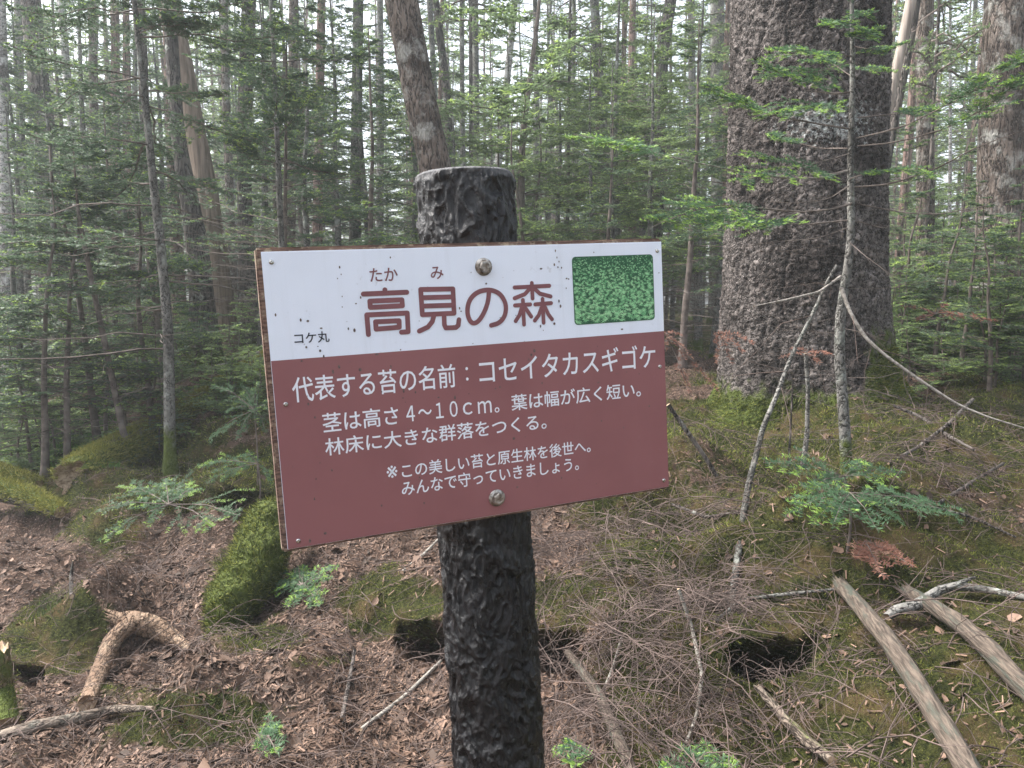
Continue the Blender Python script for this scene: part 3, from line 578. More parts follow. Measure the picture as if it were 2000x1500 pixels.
for u, v in ((530, 512), (1283, 490), (558, 789.5), (1288, 716), (582.5, 1056), (1296, 938)):
    c0 = onb(u, v); V, F = lathe([(.0034, 0), (.0033, .0007), (.0027, .0016), (.0015, .0022), (.0006, .0018)], 16, c0, .0006); put("screw", pymesh("screw", V, F, CHROME, True), board)
# the post: black recycled-plastic log with bark relief, standing behind the board
PR = .0718; cpt = np.array([*((onb(944, 521) + onb(970, 972)) / 2), -.0272 - PR]); cpt[0] += .0125
top_y = None
for yy_ in np.linspace(Hh, Hh + .3, 400):                            # height where the post top meets the photo row 340
    X = B0 + bx * cpt[0] + by * yy_ + bn * cpt[2]; _, v_, _ = proj(X[None])
    if v_[0] < 341: top_y = yy_; break
kk, rows = 280, 560; yb = np.concatenate([np.linspace(-1.15, -.62, 40)[:-1], np.linspace(-.62, .02, 340)[:-1], np.linspace(.02, Hh - .02, 42)[:-1], np.linspace(Hh - .02, top_y, 141)]); rows = len(yb); an = np.linspace(0, 2 * math.pi, kk, endpoint=False)
AA, YY = np.meshgrid(an, yb); ca = np.stack([np.cos(AA).ravel() * PR, YY.ravel(), np.sin(AA).ravel() * PR], 1)
wv_ = (fbm(ca * [9, 7, 9], 3, 2) - .5) * .05; q = ca + np.stack([wv_, wv_ * 0, -wv_], 1)
wp = np.stack([fbm(ca * [30, 22, 30], 3, k_) - .5 for k_ in (11, 12, 13)], 1) * [.03, .05, .03]; q = q + wp
rdg = lambda sc_, s_: 1 - np.abs(2 * vnoise(q * sc_, s_) - 1)
rel = (rdg([48, 17, 48], 3) ** 1.5 - .45) * .0062 + (rdg([110, 34, 110], 5) ** 1.4 - .45) * .0056 + (rdg([260, 60, 260], 7) - .5) * .0022 + (fbm(ca * [7, 5, 7], 2, 6) - .5) * .008
edge = sstep(top_y - .013, top_y - .003, ca[:, 1] + (vnoise(ca * [90, 10, 90], 2) - .5) * .008); rr0 = (PR + rel) * (1 - edge) + (PR + .0012 + rel * .25) * edge
rim = sstep(top_y - .004, top_y, ca[:, 1]); rr0 = rr0 - rim ** 2 * .003
PV = np.stack([cpt[0] + np.cos(AA).ravel() * rr0, ca[:, 1] + rim * 0, cpt[2] + np.sin(AA).ravel() * rr0], 1)
i = np.arange(rows - 1)[:, None] * kk; j = np.arange(kk)[None]; j2 = (j + 1) % kk
PF = np.stack([i + j, i + kk + j, i + kk + j2, i + j2], -1).reshape(-1, 4)
POSTM, t, b = M_("black_plastic_log"); v = coords(t, (1, .12, 1)); n1 = noise(t, v, 330, 4, .6); sc_ = ramp(t, noise(t, v, 420, 2), .60, .68)
c = mix(t, ramp(t, noise(t, coords(t), 40, 4), .4, .7), (.004, .004, .005), (.010, .010, .012)); c = mix(t, nd(t, "Math", {0: sc_, 1: .35}, operation='MULTIPLY').outputs[0], c, (.07, .07, .075))
c = mix(t, ramp(t, attr(t), .2, 1.0), c, (.14, .14, .145)); col(t, b, c)
rg = nd(t, "MapRange", {0: noise(t, coords(t), 45, 3), 1: .3, 2: .7, 3: .22, 4: .42}).outputs[0]; rg2 = nd(t, "Math", {0: rg, 1: nd(t, "Math", {0: attr(t), 1: .4}, operation='MULTIPLY').outputs[0]}, operation='ADD').outputs[0]; t.links.new(rg2, b.inputs["Roughness"])
b.inputs["Specular IOR Level"].default_value = .6; fw = nd(t, "TexNoise", {"Vector": coords(t, (1, .4, 1)), "Scale": 95, "Detail": 6, "Roughness": .65, "Distortion": 1.6}).outputs[0]; bump(t, b, nd(t, "Math", {0: fw, 1: nd(t, "Math", {0: n1, 1: .25}, operation="MULTIPLY").outputs[0]}, operation="ADD").outputs[0], 1.0, .0055)
fz = np.clip(edge * .9 + 0, 0, 1) * (.4 + .6 * vnoise(ca * [300, 30, 300], 3))
g = Geo().add(PV, PF, 0, fz); top = PV[-kk:]; ctr = np.array([[cpt[0], top_y + .002, cpt[2]]])
g.add(np.concatenate([top, ctr]), np.stack([np.arange(kk), (np.arange(kk) + 1) % kk, np.full(kk, kk)], 1), 0, .9)
post = put("post", g.mesh("post", POSTM), root)

# ------------------------------------------------------------------ tree builders
def trunk_geo(pts, rad, k=16, n=None, amp=.05, fs=5, seed=0, flare=.55, fh=.22, moss_h=.35, gz_=None, cap=True):
    pts = np.asarray(pts, float); L = np.linalg.norm(np.diff(pts, axis=0), axis=1).sum(); n = n or int(np.clip(L * 9, 24, 160))
    Q, r = resample(pts, rad, n); z0 = Q[:, 2].min() if gz_ is None else gz_
    h = Q[:, 2] - z0; r = r * (1 + flare * np.exp(-np.maximum(h, 0) / fh))
    V, F = tubes(Q[None], r[None], k); C = np.repeat(Q, k, 0); hh = V[:, 2] - z0; d = V - C
    an = np.arctan2(d[:, 1], d[:, 0])
    f = 1 + amp * 2 * (fbm(V * [fs, fs, fs * .35], 3, seed) - .5) + flare * .35 * np.exp(-np.maximum(hh, 0) / fh) * np.cos(an * 4 + seed)
    g = Geo(); g.add(C + d * f[:, None], F, 0, np.clip(1 - hh / moss_h, 0, 1)); return g
def from_px(pl, Y, top=None):
    """trunk polyline and radii from (u, v, width in px), carried down to the ground and up to height top"""
    pl = np.asarray(pl, float); X = PY(pl[:, 0], pl[:, 1], np.full(len(pl), float(Y))); D = (X - EYE) @ FWD; R = pl[:, 2] * D / FPX / 2
    o = np.argsort(X[:, 2]); X, R = X[o], R[o]
    d = nrmz(X[min(2, len(X) - 1)] - X[0]); gz_ = g1(X[0, 0], X[0, 1])
    if X[0, 2] > gz_ - .1:
        s = (X[0, 2] - gz_ + .12) / max(d[2], .2); X = np.concatenate([(X[0] - d * s)[None], X]); R = np.concatenate([[R[0] * 1.08], R])
    if top and X[-1, 2] < top:
        d = nrmz(X[-1] - X[-2]); s = (top - X[-1, 2]) / max(d[2], .3); m = X[-1] + d * s * .5; e = X[-1] + d * s; e[:2] = .5 * e[:2] + .5 * m[:2]
        X = np.concatenate([X, [m, e]]); R = np.concatenate([R, [R[-1] * .75, R[-1] * .18]])
    return X, R, gz_
DET = {"near": (.0021, .021, .0027), "mid": (.0062, .033, .0105), "low": (.016, .06, .026), "far": (.05, .13, .055)}
def tree_crown(pts, z0, z1, dz, nb, Lf, seed, det="mid", k1=14, k2=5, live=None, tip=.3, r0=.006, up=(.0, .3), sag=.28, leafm=0, ratio=.42):
    rng = np.random.default_rng(seed); g = Geo(); Q, L, Nm, zs = whorls(pts, z0, z1, dz, nb, Lf, rng, up, sag)
    lv = np.ones(len(zs), bool) if live is None else rng.random(len(zs)) < live(zs)
    if lv.any(): foliage(g, Q[lv], L[lv], Nm[lv], rng, DET[det], 1, 0, k1, k2, t0=.2, tip_prob=tip, r0=r0, ratio=ratio)
    if (~lv).any(): foliage(g, Q[~lv], L[~lv], Nm[~lv], rng, DET[det], 1, 0, max(6, k1 // 2), 4, t0=.15, r0=r0 * .8, bare=True)
    return g
CROWNM = [NEED, TWIG]
def tree(name, label, cat, pts, rad, bark_, crown=None, group=None, leafmats=CROWNM, **kw):
    base = np.array(pts[int(np.argmin(np.asarray(pts)[:, 2]))]); g = trunk_geo(pts, rad, **kw)
    parts = [("trunk", g, [bark_])]
    if crown is not None: parts.append(("crown", crown, leafmats, False))
    return root_with(name, label, cat, base, parts, group)

# big scaly fir on its mossy mound
prof = [(1569, 900, 500), (1570, 830, 425), (1570, 795, 378), (1567, 746, 340), (1566, 637, 322), (1566, 525, 309), (1571, 350, 302), (1576, 175, 298), (1578.5, 0, 297), (1580, -200, 290), (1580, -900, 240), (1580, -1600, 200)]
X = PY([p[0] for p in prof], [p[1] for p in prof], [5.15] * len(prof)); R = np.array([p[2] for p in prof]) / FPX / 2 * ((X - EYE) @ FWD) * .985
kk, rows = 300, 520; Q, r = resample(X, R, rows); Q[:, 2] = np.linspace(.45, X[-1, 2], rows); Q[:, 0] = np.interp(Q[:, 2], X[:, 2], X[:, 0]); Q[:, 1] = 5.15; r = np.interp(Q[:, 2], X[:, 2], R)
near = Q[:, 2] < 4.3; Q = np.concatenate([np.stack([np.interp(np.linspace(.45, 4.3, 440), Q[:, 2], Q[:, c]) for c in range(3)], 1), Q[~near][::6]]); r = np.interp(Q[:, 2], X[:, 2], R); rows = len(Q)
V, F = tubes(Q[None], r[None], kk); C = np.repeat(Q, kk, 0); d = V - C; dn = nrmz(d); hh = V[:, 2] - .72
wob = np.stack([fbm(V * 13, 4, s) - .5 for s in (1, 2, 3)], 1) * .085
pl_ = (V + wob) * [29, 29, 21]; d1, d2, cid = worley(pl_, 5); d1c, d2c, cid2 = worley((V + wob) * [52, 52, 34], 8)
fis = 1 - np.abs(2 * fbm((V + wob * .6) * [11, 11, 2.4], 3, 44) - 1); rel = sstep(.0, .3, d2 - d1) * .008 + (cid - .5) * .011 - sstep(.86, .98, fis) * .016 + sstep(0, .25, d2c - d1c) * .005 + (cid2 - .5) * .006 + (fbm(V * [2.2, 2.2, .9], 3, 12) - .5) * .05
an = np.arctan2(d[:, 1], d[:, 0]); rel += .10 * np.exp(-np.maximum(hh, 0) / .22) * np.cos(an * 5 + .6)
uu, vv_, _ = proj(V); mo_ = np.clip(.95 - hh / .42, 0, 1) + .9 * sstep(1665, 1725, uu) * sstep(1.75, .8, V[:, 2]) + .8 * sstep(1690, 1725, uu) * sstep(3.2, 3.6, V[:, 2]) * (V[:, 1] < 5.3)
g = Geo().add(V + dn * (rel - .008)[:, None], F, 0, np.clip(mo_, 0, 1))
pl_c, pl_t = (1 - .6 * sstep(.86, .97, fis)) * sstep(.0, .14, d2 - d1) * (.55 + .45 * sstep(0, .2, d2c - d1c)), cid * .6 + cid2 * .4
OLD = MB["old"]; t = OLD.node_tree; b = t.nodes["Principled BSDF"]   # pale lichen rosettes on the sapling side of this trunk
lc = PY(1625, 235, 4.65); geo_ = nd(t, "NewGeometry"); dv = nd(t, "VectorMath", {0: geo_.outputs["Position"], 1: tuple(lc)}, operation='SUBTRACT')
ds = nd(t, "VectorMath", {0: nd(t, "VectorMath", {0: dv.outputs[0], 1: (1.0, .6, 2.0)}, operation='MULTIPLY').outputs[0]}, operation='LENGTH').outputs["Value"]
near_ = nd(t, "MapRange", {0: ds, 1: .12, 2: .62, 3: .17, 4: -.14}).outputs[0]
lf = ramp(t, nd(t, "Math", {0: noise(t, coords(t), 34, 6, .75), 1: near_}, operation='ADD').outputs[0], .60, .72)
old_c = b.inputs["Base Color"].links[0].from_socket; pt_ = nd(t, "MapRange", {0: attr(t, "plate"), 1: 0, 2: 1, 3: .7, 4: 1.5}).outputs[0]; ck_ = nd(t, "MapRange", {0: attr(t, "crack"), 1: 0, 2: 1, 3: .5, 4: 1.1}).outputs[0]
fm = nd(t, "Math", {0: pt_, 1: ck_}, operation='MULTIPLY').outputs[0]; fm2 = nd(t, "Math", {0: fm, 1: nd(t, "Math", {0: attr(t), 1: .2}, operation='GREATER_THAN').outputs[0]}, operation='MAXIMUM').outputs[0]; old_c = nd(t, "VectorMath", {0: old_c, "Scale": fm2}, operation='SCALE').outputs[0]
col(t, b, mix(t, lf, old_c, (.46, .48, .46)))
rng = np.random.default_rng(31)
cg = tree_crown([(Q[0, 0], 5.15, 0), (Q[-1, 0], 5.15, 12)], 6.2, 10.5, .5, (4, 6), lambda z: 1.6 + 0 * z, 32, "far", 10, 4)
fu, fN = [], []
sel = np.where((mo_ > .55) & (V[:, 1] < 5.4) & (hh < 1.3))[0]; pick = rng.choice(sel, 26000)
bv, bf, bt = blades((V + dn * (rel - .008)[:, None])[pick] + rng.normal(0, .006, (26000, 3)), dn[pick], rng, .022, .006); fz = Geo().add(bv, bf, 0, bt)
gf = root_with("giant_fir", "huge dark scaly-barked fir trunk on a mossy mound, the widest trunk", "tree", (Q[0, 0], 5.15, .7), [("trunk", g, [OLD]), ("moss", fz, [MOSSM], False), ("crown", cg, CROWNM, False)])

for ch in gf.children:
    if ch.name.startswith("trunk"):
        for nm_, vv in (("plate", pl_t), ("crack", pl_c)): at = ch.data.attributes.new(nm_, 'FLOAT', 'POINT'); at.data.foreach_set("value", vv.astype(np.float32))
# every other trunk that can be told apart: label, bark, distance, (u, v, width)
TR = [
 ("leaning rough brown trunk rising behind the black post", "brown", 6.5, [(776, -60, 66), (782, 0, 66), (796, 70, 64), (810, 140, 62), (830, 240, 62), (853, 335, 64), (870, 480, 68), (885, 640, 78)], 11),
 ("pale mottled birch trunk at the very left edge", "birch", 10, [(2, 0, 16), (8, 300, 20), (14, 480, 24), (20, 600, 30)], 12),
 ("dark thick trunk just right of the birch at the left edge", "dark", 12, [(60, 0, 34), (70, 120, 36), (85, 215, 34), (100, 420, 44), (108, 560, 56)], 13),
 ("thin white birch stem between two dark trunks at upper left", "birch", 13, [(120, 0, 14), (127, 110, 15), (138, 215, 13), (150, 420, 12), (160, 600, 13)], 12),
 ("dark furrowed trunk in front of the stripped orange-brown snag", "dark", 9, [(330, 0, 24), (345, 250, 27), (357, 330, 31), (375, 410, 37), (388, 500, 43), (396, 600, 47), (402, 700, 54)], 11),
 ("dark trunk right of the stripped orange-brown snag", "dark", 11, [(484, 60, 28), (478, 210, 28), (476, 350, 26), (483, 520, 34), (486, 690, 42)], 12),
 ("dark trunk left of the stripped snag, behind the grey sapling", "dark", 11, [(275, 0, 16), (285, 300, 20), (295, 400, 24), (303, 600, 26)], 12),
 ("slim grey trunk touching the leaning trunk on its right", "grey", 14, [(839, 0, 11), (848, 160, 11), (855, 300, 11)], 13),
 ("dark crooked stem close behind the leaning trunk", "dark", 13, [(858, 60, 15), (868, 140, 16), (877, 215, 17), (880, 330, 18)], 12),
 ("straight thin grey pole-like trunk above the black post", "grey", 14, [(902, 0, 9), (903, 210, 9), (905, 340, 10)], 12),
 ("very thin dark stem pressed against a pale lichened trunk", "dark", 12, [(919, 0, 7), (920, 330, 8)], 9),
 ("pale lichened trunk paired with a thin dark stem", "grey", 16, [(928, 20, 13), (930, 200, 13), (927, 330, 14), (925, 450, 14)], 13),
 ("pinkish white birch leaning left behind the black post", "birch", 15, [(1003, 30, 13), (986, 196, 14), (972, 332, 15), (960, 450, 16)], 12),
 ("mottled grey trunk with white lichen above the moss picture", "grey", 12, [(1161, 0, 18), (1166, 90, 18), (1171, 175, 20), (1180, 300, 20), (1189, 420, 24)], 12),
 ("crooked dark and pale trunk right of the mottled grey trunk", "dark", 12, [(1310, 0, 22), (1300, 60, 24), (1290, 100, 26), (1294, 140, 22), (1290, 215, 22), (1286, 330, 24), (1280, 480, 26)], 11),
 ("very thin dark stem left of the mottled grey trunk", "dark", 12, [(1114, 0, 5), (1112, 140, 6), (1110, 315, 7)], 9),
 ("grey-brown trunk close to the left of the huge fir", "grey", 16, [(1401, 0, 28), (1402, 150, 27), (1404, 300, 28), (1400, 520, 30)], 14),
 ("dark leaning stem emerging from behind the huge fir", "dark", 9, [(1790, 0, 16), (1783, 50, 16), (1758, 180, 17), (1730, 315, 18), (1725, 370, 18), (1715, 520, 20)], 9),
 ("straight lichen-spotted trunk between huge fir and right edge trunk", "brown", 9.5, [(1806, 0, 32), (1807, 260, 32), (1807, 525, 33), (1808, 600, 36)], 13),
 ("thick lichen-flecked brown trunk cut by the right edge", "brown", 8, [(1968, 0, 80), (1958, 260, 82), (1950, 525, 84), (1946, 600, 90)], 13),
 ("thin dark stem just right of the lichen-spotted trunk", "dark", 8.5, [(1835, 0, 6), (1826, 160, 6), (1820, 280, 6)], 7),
 ("slim reddish trunk behind the weathered leaning snag", "red", 13, [(1790, 60, 13), (1786, 130, 14), (1780, 205, 15), (1770, 330, 16)], 12),
 ("whitish thread-thin stem between the two right-hand trunks", "birch", 12, [(1856, 100, 5), (1856, 300, 6), (1854, 520, 7)], 9),
 ("reddish trunk behind the dark sapling at upper left", "red", 15, [(224, 0, 16), (226, 150, 16), (222, 380, 20), (232, 560, 24)], 13),
 ("brown trunk above the top left part of the sign", "red", 14, [(628, 0, 16), (626, 100, 17), (622, 300, 18), (620, 470, 20)], 13),
 ("reddish trunk partly hidden by the grey sapling stem", "red", 13, [(338, 300, 18), (345, 440, 22), (348, 555, 26)], 11),
 ("brownish trunk second left of the grey sapling stem", "red", 15, [(246, 0, 12), (250, 400, 18), (255, 560, 20)], 12),
 ("grey trunk above the left third of the sign", "grey", 12, [(700, 0, 20), (697, 200, 21), (694, 420, 23)], 12),
 ("slim grey trunk directly left of the leaning trunk", "grey", 17, [(742, 0, 12), (744, 200, 13), (742, 420, 14)], 13),
 ("thin grey trunk halfway between pinkish birch and mottled trunk", "grey", 16, [(1045, 0, 9), (1048, 200, 10), (1046, 420, 11)], 12),
 ("reddish trunk between the mottled and the crooked trunks", "red", 17, [(1236, 0, 13), (1232, 200, 14), (1234, 420, 15)], 13),
 ("pale slim trunk right beside the crooked trunk", "grey", 18, [(1350, 0, 14), (1352, 200, 14), (1350, 450, 15)], 13),
 ("brown trunk rising above the left corner of the sign", "brown", 13, [(574, 0, 18), (572, 200, 19), (566, 480, 22)], 12),
 ("grey trunk over the far left moss, left of thin white birch", "grey", 16, [(36, 0, 14), (40, 250, 15), (46, 560, 18)], 13),
 ("brown trunk between thin white birch and reddish trunk", "brown", 15, [(180, 0, 15), (184, 250, 16), (190, 560, 18)], 13),
 ("slim brown trunk right of the stripped snag, behind twigs", "brown", 15, [(438, 0, 14), (442, 200, 15), (450, 420, 17)], 13),
]
hi_crown = None
hc = tree_crown([(0, 0, 0), (0, 0, 9)], 0, 5.2, .42, (4, 6), lambda z: np.clip(1.3 - .22 * z, .2, 2), 77, "low", 7, 3, live=lambda z: np.full_like(z, .9), r0=.012, leafm=0)
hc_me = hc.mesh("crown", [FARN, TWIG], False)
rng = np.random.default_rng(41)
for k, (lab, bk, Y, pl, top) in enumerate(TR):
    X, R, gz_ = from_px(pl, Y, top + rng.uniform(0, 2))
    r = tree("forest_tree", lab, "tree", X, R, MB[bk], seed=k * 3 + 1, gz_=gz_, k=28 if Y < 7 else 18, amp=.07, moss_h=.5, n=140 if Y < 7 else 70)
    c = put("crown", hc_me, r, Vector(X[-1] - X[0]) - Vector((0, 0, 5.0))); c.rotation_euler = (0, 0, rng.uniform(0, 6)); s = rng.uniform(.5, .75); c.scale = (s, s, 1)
# two barkless snags
for lab, m, Y, pl, top in (("tall stripped orange-brown snag leaning left among the saplings", "strip", 10, [(318, -80, 46), (328, 0, 46), (352, 110, 43), (372, 215, 40), (400, 350, 40), (424, 507, 44), (440, 660, 50)], 9),
                      ("pale weathered snag leaning right beside the huge fir", "snag", 8, [(1790, -60, 20), (1780, 0, 20), (1757, 110, 19), (1734, 210, 18), (1722, 300, 17)], 6.5)):
    X, R, gz_ = from_px(pl, Y, top); tree("dead_snag", lab, "dead tree", X, R, MB[m], seed=9, gz_=gz_, k=20, amp=.1, fs=9, n=90)

# ------------------------------------------------------------------ understory firs
def stem_tree(name, label, pl, Y, H, bark_, z0, live0, Lf, seed, det="mid", k1=14, k2=5, dz=.22, nb=(3, 5), tip=.3, r0=.005, up=(.0, .3), sag=.22, leafm=NEED, group=None):
    X, R, gz_ = from_px(pl, Y, gz_0(pl, Y) + H)
    cr = tree_crown(X, gz_ + z0, X[-1, 2] - .05, dz, nb, lambda z: Lf(z - gz_), seed, det, k1, k2, live=lambda z: sstep(live0 - .5, live0 + .5, z - gz_) * .92, tip=tip, r0=r0, up=up, sag=sag)
    return tree(name, label, "tree", X, R, bark_, cr, group, [leafm, TWIG], seed=seed, gz_=gz_, k=12, amp=.08, fs=25, flare=.35, fh=.1, moss_h=.5)
def gz_0(pl, Y): X = PY(pl[-1][0], pl[-1][1], float(Y)); return g1(X[0], X[1])
stem_tree("young_fir", "tall grey-stemmed young fir with dark tiers of branches at left", [(262, 0, 9), (273, 105, 11), (280, 168, 12), (289, 245, 13), (298, 350, 15), (312, 455, 18), (318, 525, 18), (329, 637, 19), (332, 900, 22)], 5.6, 5.4, MB["grey"], 1.0, 2.0, lambda h: np.clip(1.25 - .20 * (h - 1.5), .2, 1.1), 101, "mid", 18, 6, .24, (3, 5), .15, .006, (-.12, .15))
stem_tree("young_fir", "thin young fir with sparse level branches above sign's left corner", [(528, 0, 7), (532, 52, 8), (539, 210, 9), (543, 315, 11), (550, 480, 12)], 6.5, 5.6, MB["grey"], 1.3, 2.1, lambda h: np.clip(1.15 - .18 * (h - 1.5), .2, 1.05), 102, "mid", 16, 6, .22, (3, 5), .3, .005, (-.05, .3), .12)
stem_tree("young_fir", "short dark fir top close beside the thin fir above the sign", [(559, 205, 5), (557, 400, 8), (556, 480, 9)], 7, 3.6, TWIG, .8, 1.6, lambda h: np.clip(.95 - .24 * (h - .6), .12, .9), 103, "mid", 14, 5, .2)
stem_tree("young_fir", "small dark dying fir with bare twigs right of the left birch", [(147, 350, 4), (150, 402, 6), (164, 472, 9), (185, 578, 10), (206, 676, 11), (217, 730, 12)], 6, 2.7, TWIG, .25, 1.7, lambda h: np.clip(.95 - .28 * (h - .5), .12, .85), 104, "mid", 14, 5, .14, (3, 5), .1, .004, (.0, .35), .1)
# shared young firs, copied and scaled
VAR = []
for k, (H, L0, lv, kw) in enumerate([(4.0, 1.15, 1.1, {}), (3.0, .95, .7, {}), (5.0, 1.3, 1.7, {}), (2.2, .85, .35, {}), (4.4, 1.0, 2.4, {})]):
    rg = np.random.default_rng(200 + k); zz = np.linspace(0, H, 7); pts = np.stack([np.cumsum(rg.normal(0, .03, 7)), np.cumsum(rg.normal(0, .03, 7)), zz], 1); pts[:, :2] -= pts[0, :2]
    rad = np.interp(zz, [0, H], [.011 * H + .004, .004]); cr = tree_crown(pts, .3, H - .03, .2, (3, 5), lambda z: np.clip(L0 * (1 - (z / H) ** 1.5) + .12, .1, L0), 210 + k, "mid", 12, 5, live=lambda z: sstep(lv - .4, lv + .5, z) * .93, tip=.35, r0=.004, up=(-.05, .3), sag=.2)
    tg = trunk_geo(pts, rad, k=9, n=30, amp=.08, fs=20, flare=.3, fh=.1, moss_h=.3); VAR.append((H, tg.mesh("trunk", [MB["grey"] if k % 2 == 0 else TWIG]), cr.mesh("crown", [NEED, TWIG], False), cr.mesh("crown", [FARN, TWIG], False)))
rg = np.random.default_rng(260); zz = np.linspace(0, 1, 6); pts = np.stack([np.cumsum(rg.normal(0, .02, 6)), np.cumsum(rg.normal(0, .02, 6)), zz], 1); pts[:, :2] -= pts[0, :2]
cr = tree_crown(pts, .12, .97, .10, (3, 4), lambda z: np.clip(.62 * (1 - z) + .12, .1, .62), 261, "mid", 10, 3, tip=.5, r0=.003, up=(-.05, .35), sag=.25, ratio=.45)
VAR.append((1.0, trunk_geo(pts, np.interp(zz, [0, 1], [.013, .003]), k=8, n=20, amp=.08, fs=20, flare=.2, fh=.05, moss_h=.15).mesh("trunk", [TWIG]), cr.mesh("crown", [NEED, TWIG], False), cr.mesh("crown", [FARN, TWIG], False)))
def plant(name, label, cat, u, Y, H, var, rz, far=False, group=None, dz=-.02):
    d = ray(u, 588.0); X = EYE + d * (Y / d[1]); z = g1(X[0], X[1]) + dz
    r = empty(name, (X[0], X[1], z)); tag(r, label, cat, group); r.rotation_euler = (0, 0, rz); s = H / VAR[var][0]; r.scale = (s, s, s)
    put("trunk", VAR[var][1], r); put("crown", VAR[var][3 if far else 2], r); return r
rng = np.random.default_rng(55)
UND = [
 (25, 7.5, 3.4, 0, "young fir beside the pale birch at the left edge"), (105, 9, 4.6, 2, "young fir between the left-edge birch and thin white birch"), (215, 8.5, 3.2, 1, "low bushy fir left of the tall grey-stemmed fir"),
 (250, 10.5, 3.6, 0, "young fir between the reddish trunks at left"), (505, 9.5, 4.8, 4, "taller young fir right of the stripped snag"), (60, 11, 5.5, 2, "tall young fir behind the left-edge birch"), (300, 12.5, 6, 2, "tall fir deep behind the grey-stemmed sapling"), (515, 11, 5.6, 4, "slender fir deep behind the sign's left corner"),
 (600, 8.5, 4.2, 0, "green young fir above the white left part of the sign"), (655, 10.5, 5.4, 2, "tall young fir left of the leaning trunk, second row"), (715, 8.0, 3.6, 1, "bushy young fir just left of the leaning trunk"), (735, 12, 6, 4, "tall slender fir behind and left of the leaning trunk"),
 (880, 12, 4.6, 0, "young fir behind the top of the black post"), (965, 10, 3.2, 1, "low bushy fir right of the black post's top"), (1035, 8.2, 2.75, 3, "dense small fir above the right half of the white panel"), (1085, 12, 5, 2, "tall fir between the pinkish birch and the mottled trunk"), (1150, 9.2, 3.8, 0, "young fir at the foot of the mottled grey trunk"),
 (1205, 7.6, 2.8, 1, "bushy fir directly above the moss picture"), (1245, 11, 5.4, 4, "slender fir between the mottled and crooked trunks"), (1290, 8.6, 4.0, 0, "young fir before the crooked trunk"), (1335, 7.0, 3.2, 1, "dense dark fir standing left against the huge fir"), (1365, 10.5, 5.4, 2, "tall fir behind the left flank of the huge fir"), (1395, 8.8, 4.4, 4, "slender fir half hidden by the huge fir's left side"),
 (1755, 7.5, 2.0, 3, "low fir at the right foot of the huge fir"), (1830, 6.8, 1.75, 3, "low spreading fir before the lichen-spotted trunk"), (1885, 6.2, 1.7, 1, "low fir between the two right-hand trunks"), (1945, 5.6, 1.45, 3, "low spreading fir before the right edge trunk"), (1995, 6.2, 1.9, 1, "low fir cut by the right edge"), (1785, 10, 2.6, 0, "young fir behind the low fir at the huge fir's foot"), (1865, 11, 2.9, 1, "young fir far back between the right-hand trunks"), (1990, 10, 3.2, 0, "young fir behind the right edge trunk"),
]
for k in range(54):
    left = k < 18; u = rng.uniform(-150, 860) if left else rng.uniform(860, 1420) if k < 42 else rng.uniform(1720, 2150); Y = rng.uniform(10, 17) if left else rng.uniform(8, 17)
    if left and 330 < u < 480: continue
    wh = "in the dim thicket left of the leaning trunk" if left else "in the bright thicket between leaning trunk and huge fir" if k < 42 else "in the thicket right of the huge fir"
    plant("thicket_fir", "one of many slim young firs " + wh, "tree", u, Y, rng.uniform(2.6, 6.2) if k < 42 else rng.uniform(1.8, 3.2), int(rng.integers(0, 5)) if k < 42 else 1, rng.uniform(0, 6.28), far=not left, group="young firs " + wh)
for k in range(28):
    left = k < 12; wh = "crowding the left edge" if left else "spreading low right of the huge fir"; u = rng.uniform(-120, 320) if left else rng.uniform(1745, 2120); Y = rng.uniform(5.8, 9) if left else rng.uniform(5.2, 8.5)
    plant("thicket_fir", "one of several bushy young firs " + wh, "tree", u, Y, rng.uniform(1.3, 3.2) if left else rng.uniform(.8, 1.7), int(rng.choice([1, 3, 3])) if left else int(rng.choice([3, 5, 5])), rng.uniform(0, 6.28), far=not left, group="bushy firs " + wh)
for u, Y, H, va, lab in UND: plant("young_fir", lab, "tree", u, Y, H, va, rng.uniform(0, 6.28), far=u > 860 and Y > 8)
for k in range(150):                                                  # knee-high seedlings carpeting the left and right middle ground
    left = k < 115; u = rng.uniform(-60, 540) if left else rng.uniform(1740, 2050); Y = 6.2 + 8 * rng.random() ** 1.3 if left else rng.uniform(5.5, 10)
    plant("fir_seedling", "knee-high fir seedling among many on the forest floor at " + ("left" if left else "right"), "seedling", u, Y, rng.uniform(.45, 1.15), 5, rng.uniform(0, 6), far=True, group="fir seedlings on the forest floor at " + ("left" if left else "right"), dz=-.08)
# tall slim conifers further back
TALL = []
for k, (H, cb, bk) in enumerate([(14, 3.0, "red"), (15, 4.0, "grey"), (12, 1.5, "brown"), (13, 5.0, "grey")]):
    rg = np.random.default_rng(300 + k); zz = np.linspace(0, H, 8); pts = np.stack([np.cumsum(rg.normal(0, .06, 8)), np.cumsum(rg.normal(0, .06, 8)), zz], 1); pts[:, :2] -= pts[0, :2]; rad = np.interp(zz, [0, H], [.10, .02])
    cr = tree_crown(pts, 1.3, H - .1, .42, (3, 5), lambda z: np.clip(1.75 * (1 - (z / H) ** 2) + .2, .2, 1.6), 310 + k, "low", 9, 4, live=lambda z: sstep(cb - 1.5, cb + 1.2, z) * .95, tip=.4, r0=.010, up=(-.1, .2), sag=.25)
    TALL.append((H, trunk_geo(pts, rad, k=10, n=40, amp=.06, moss_h=.6).mesh("trunk", [MB[bk]]), cr.mesh("crown", [FARN, TWIG], False), pts, rad))
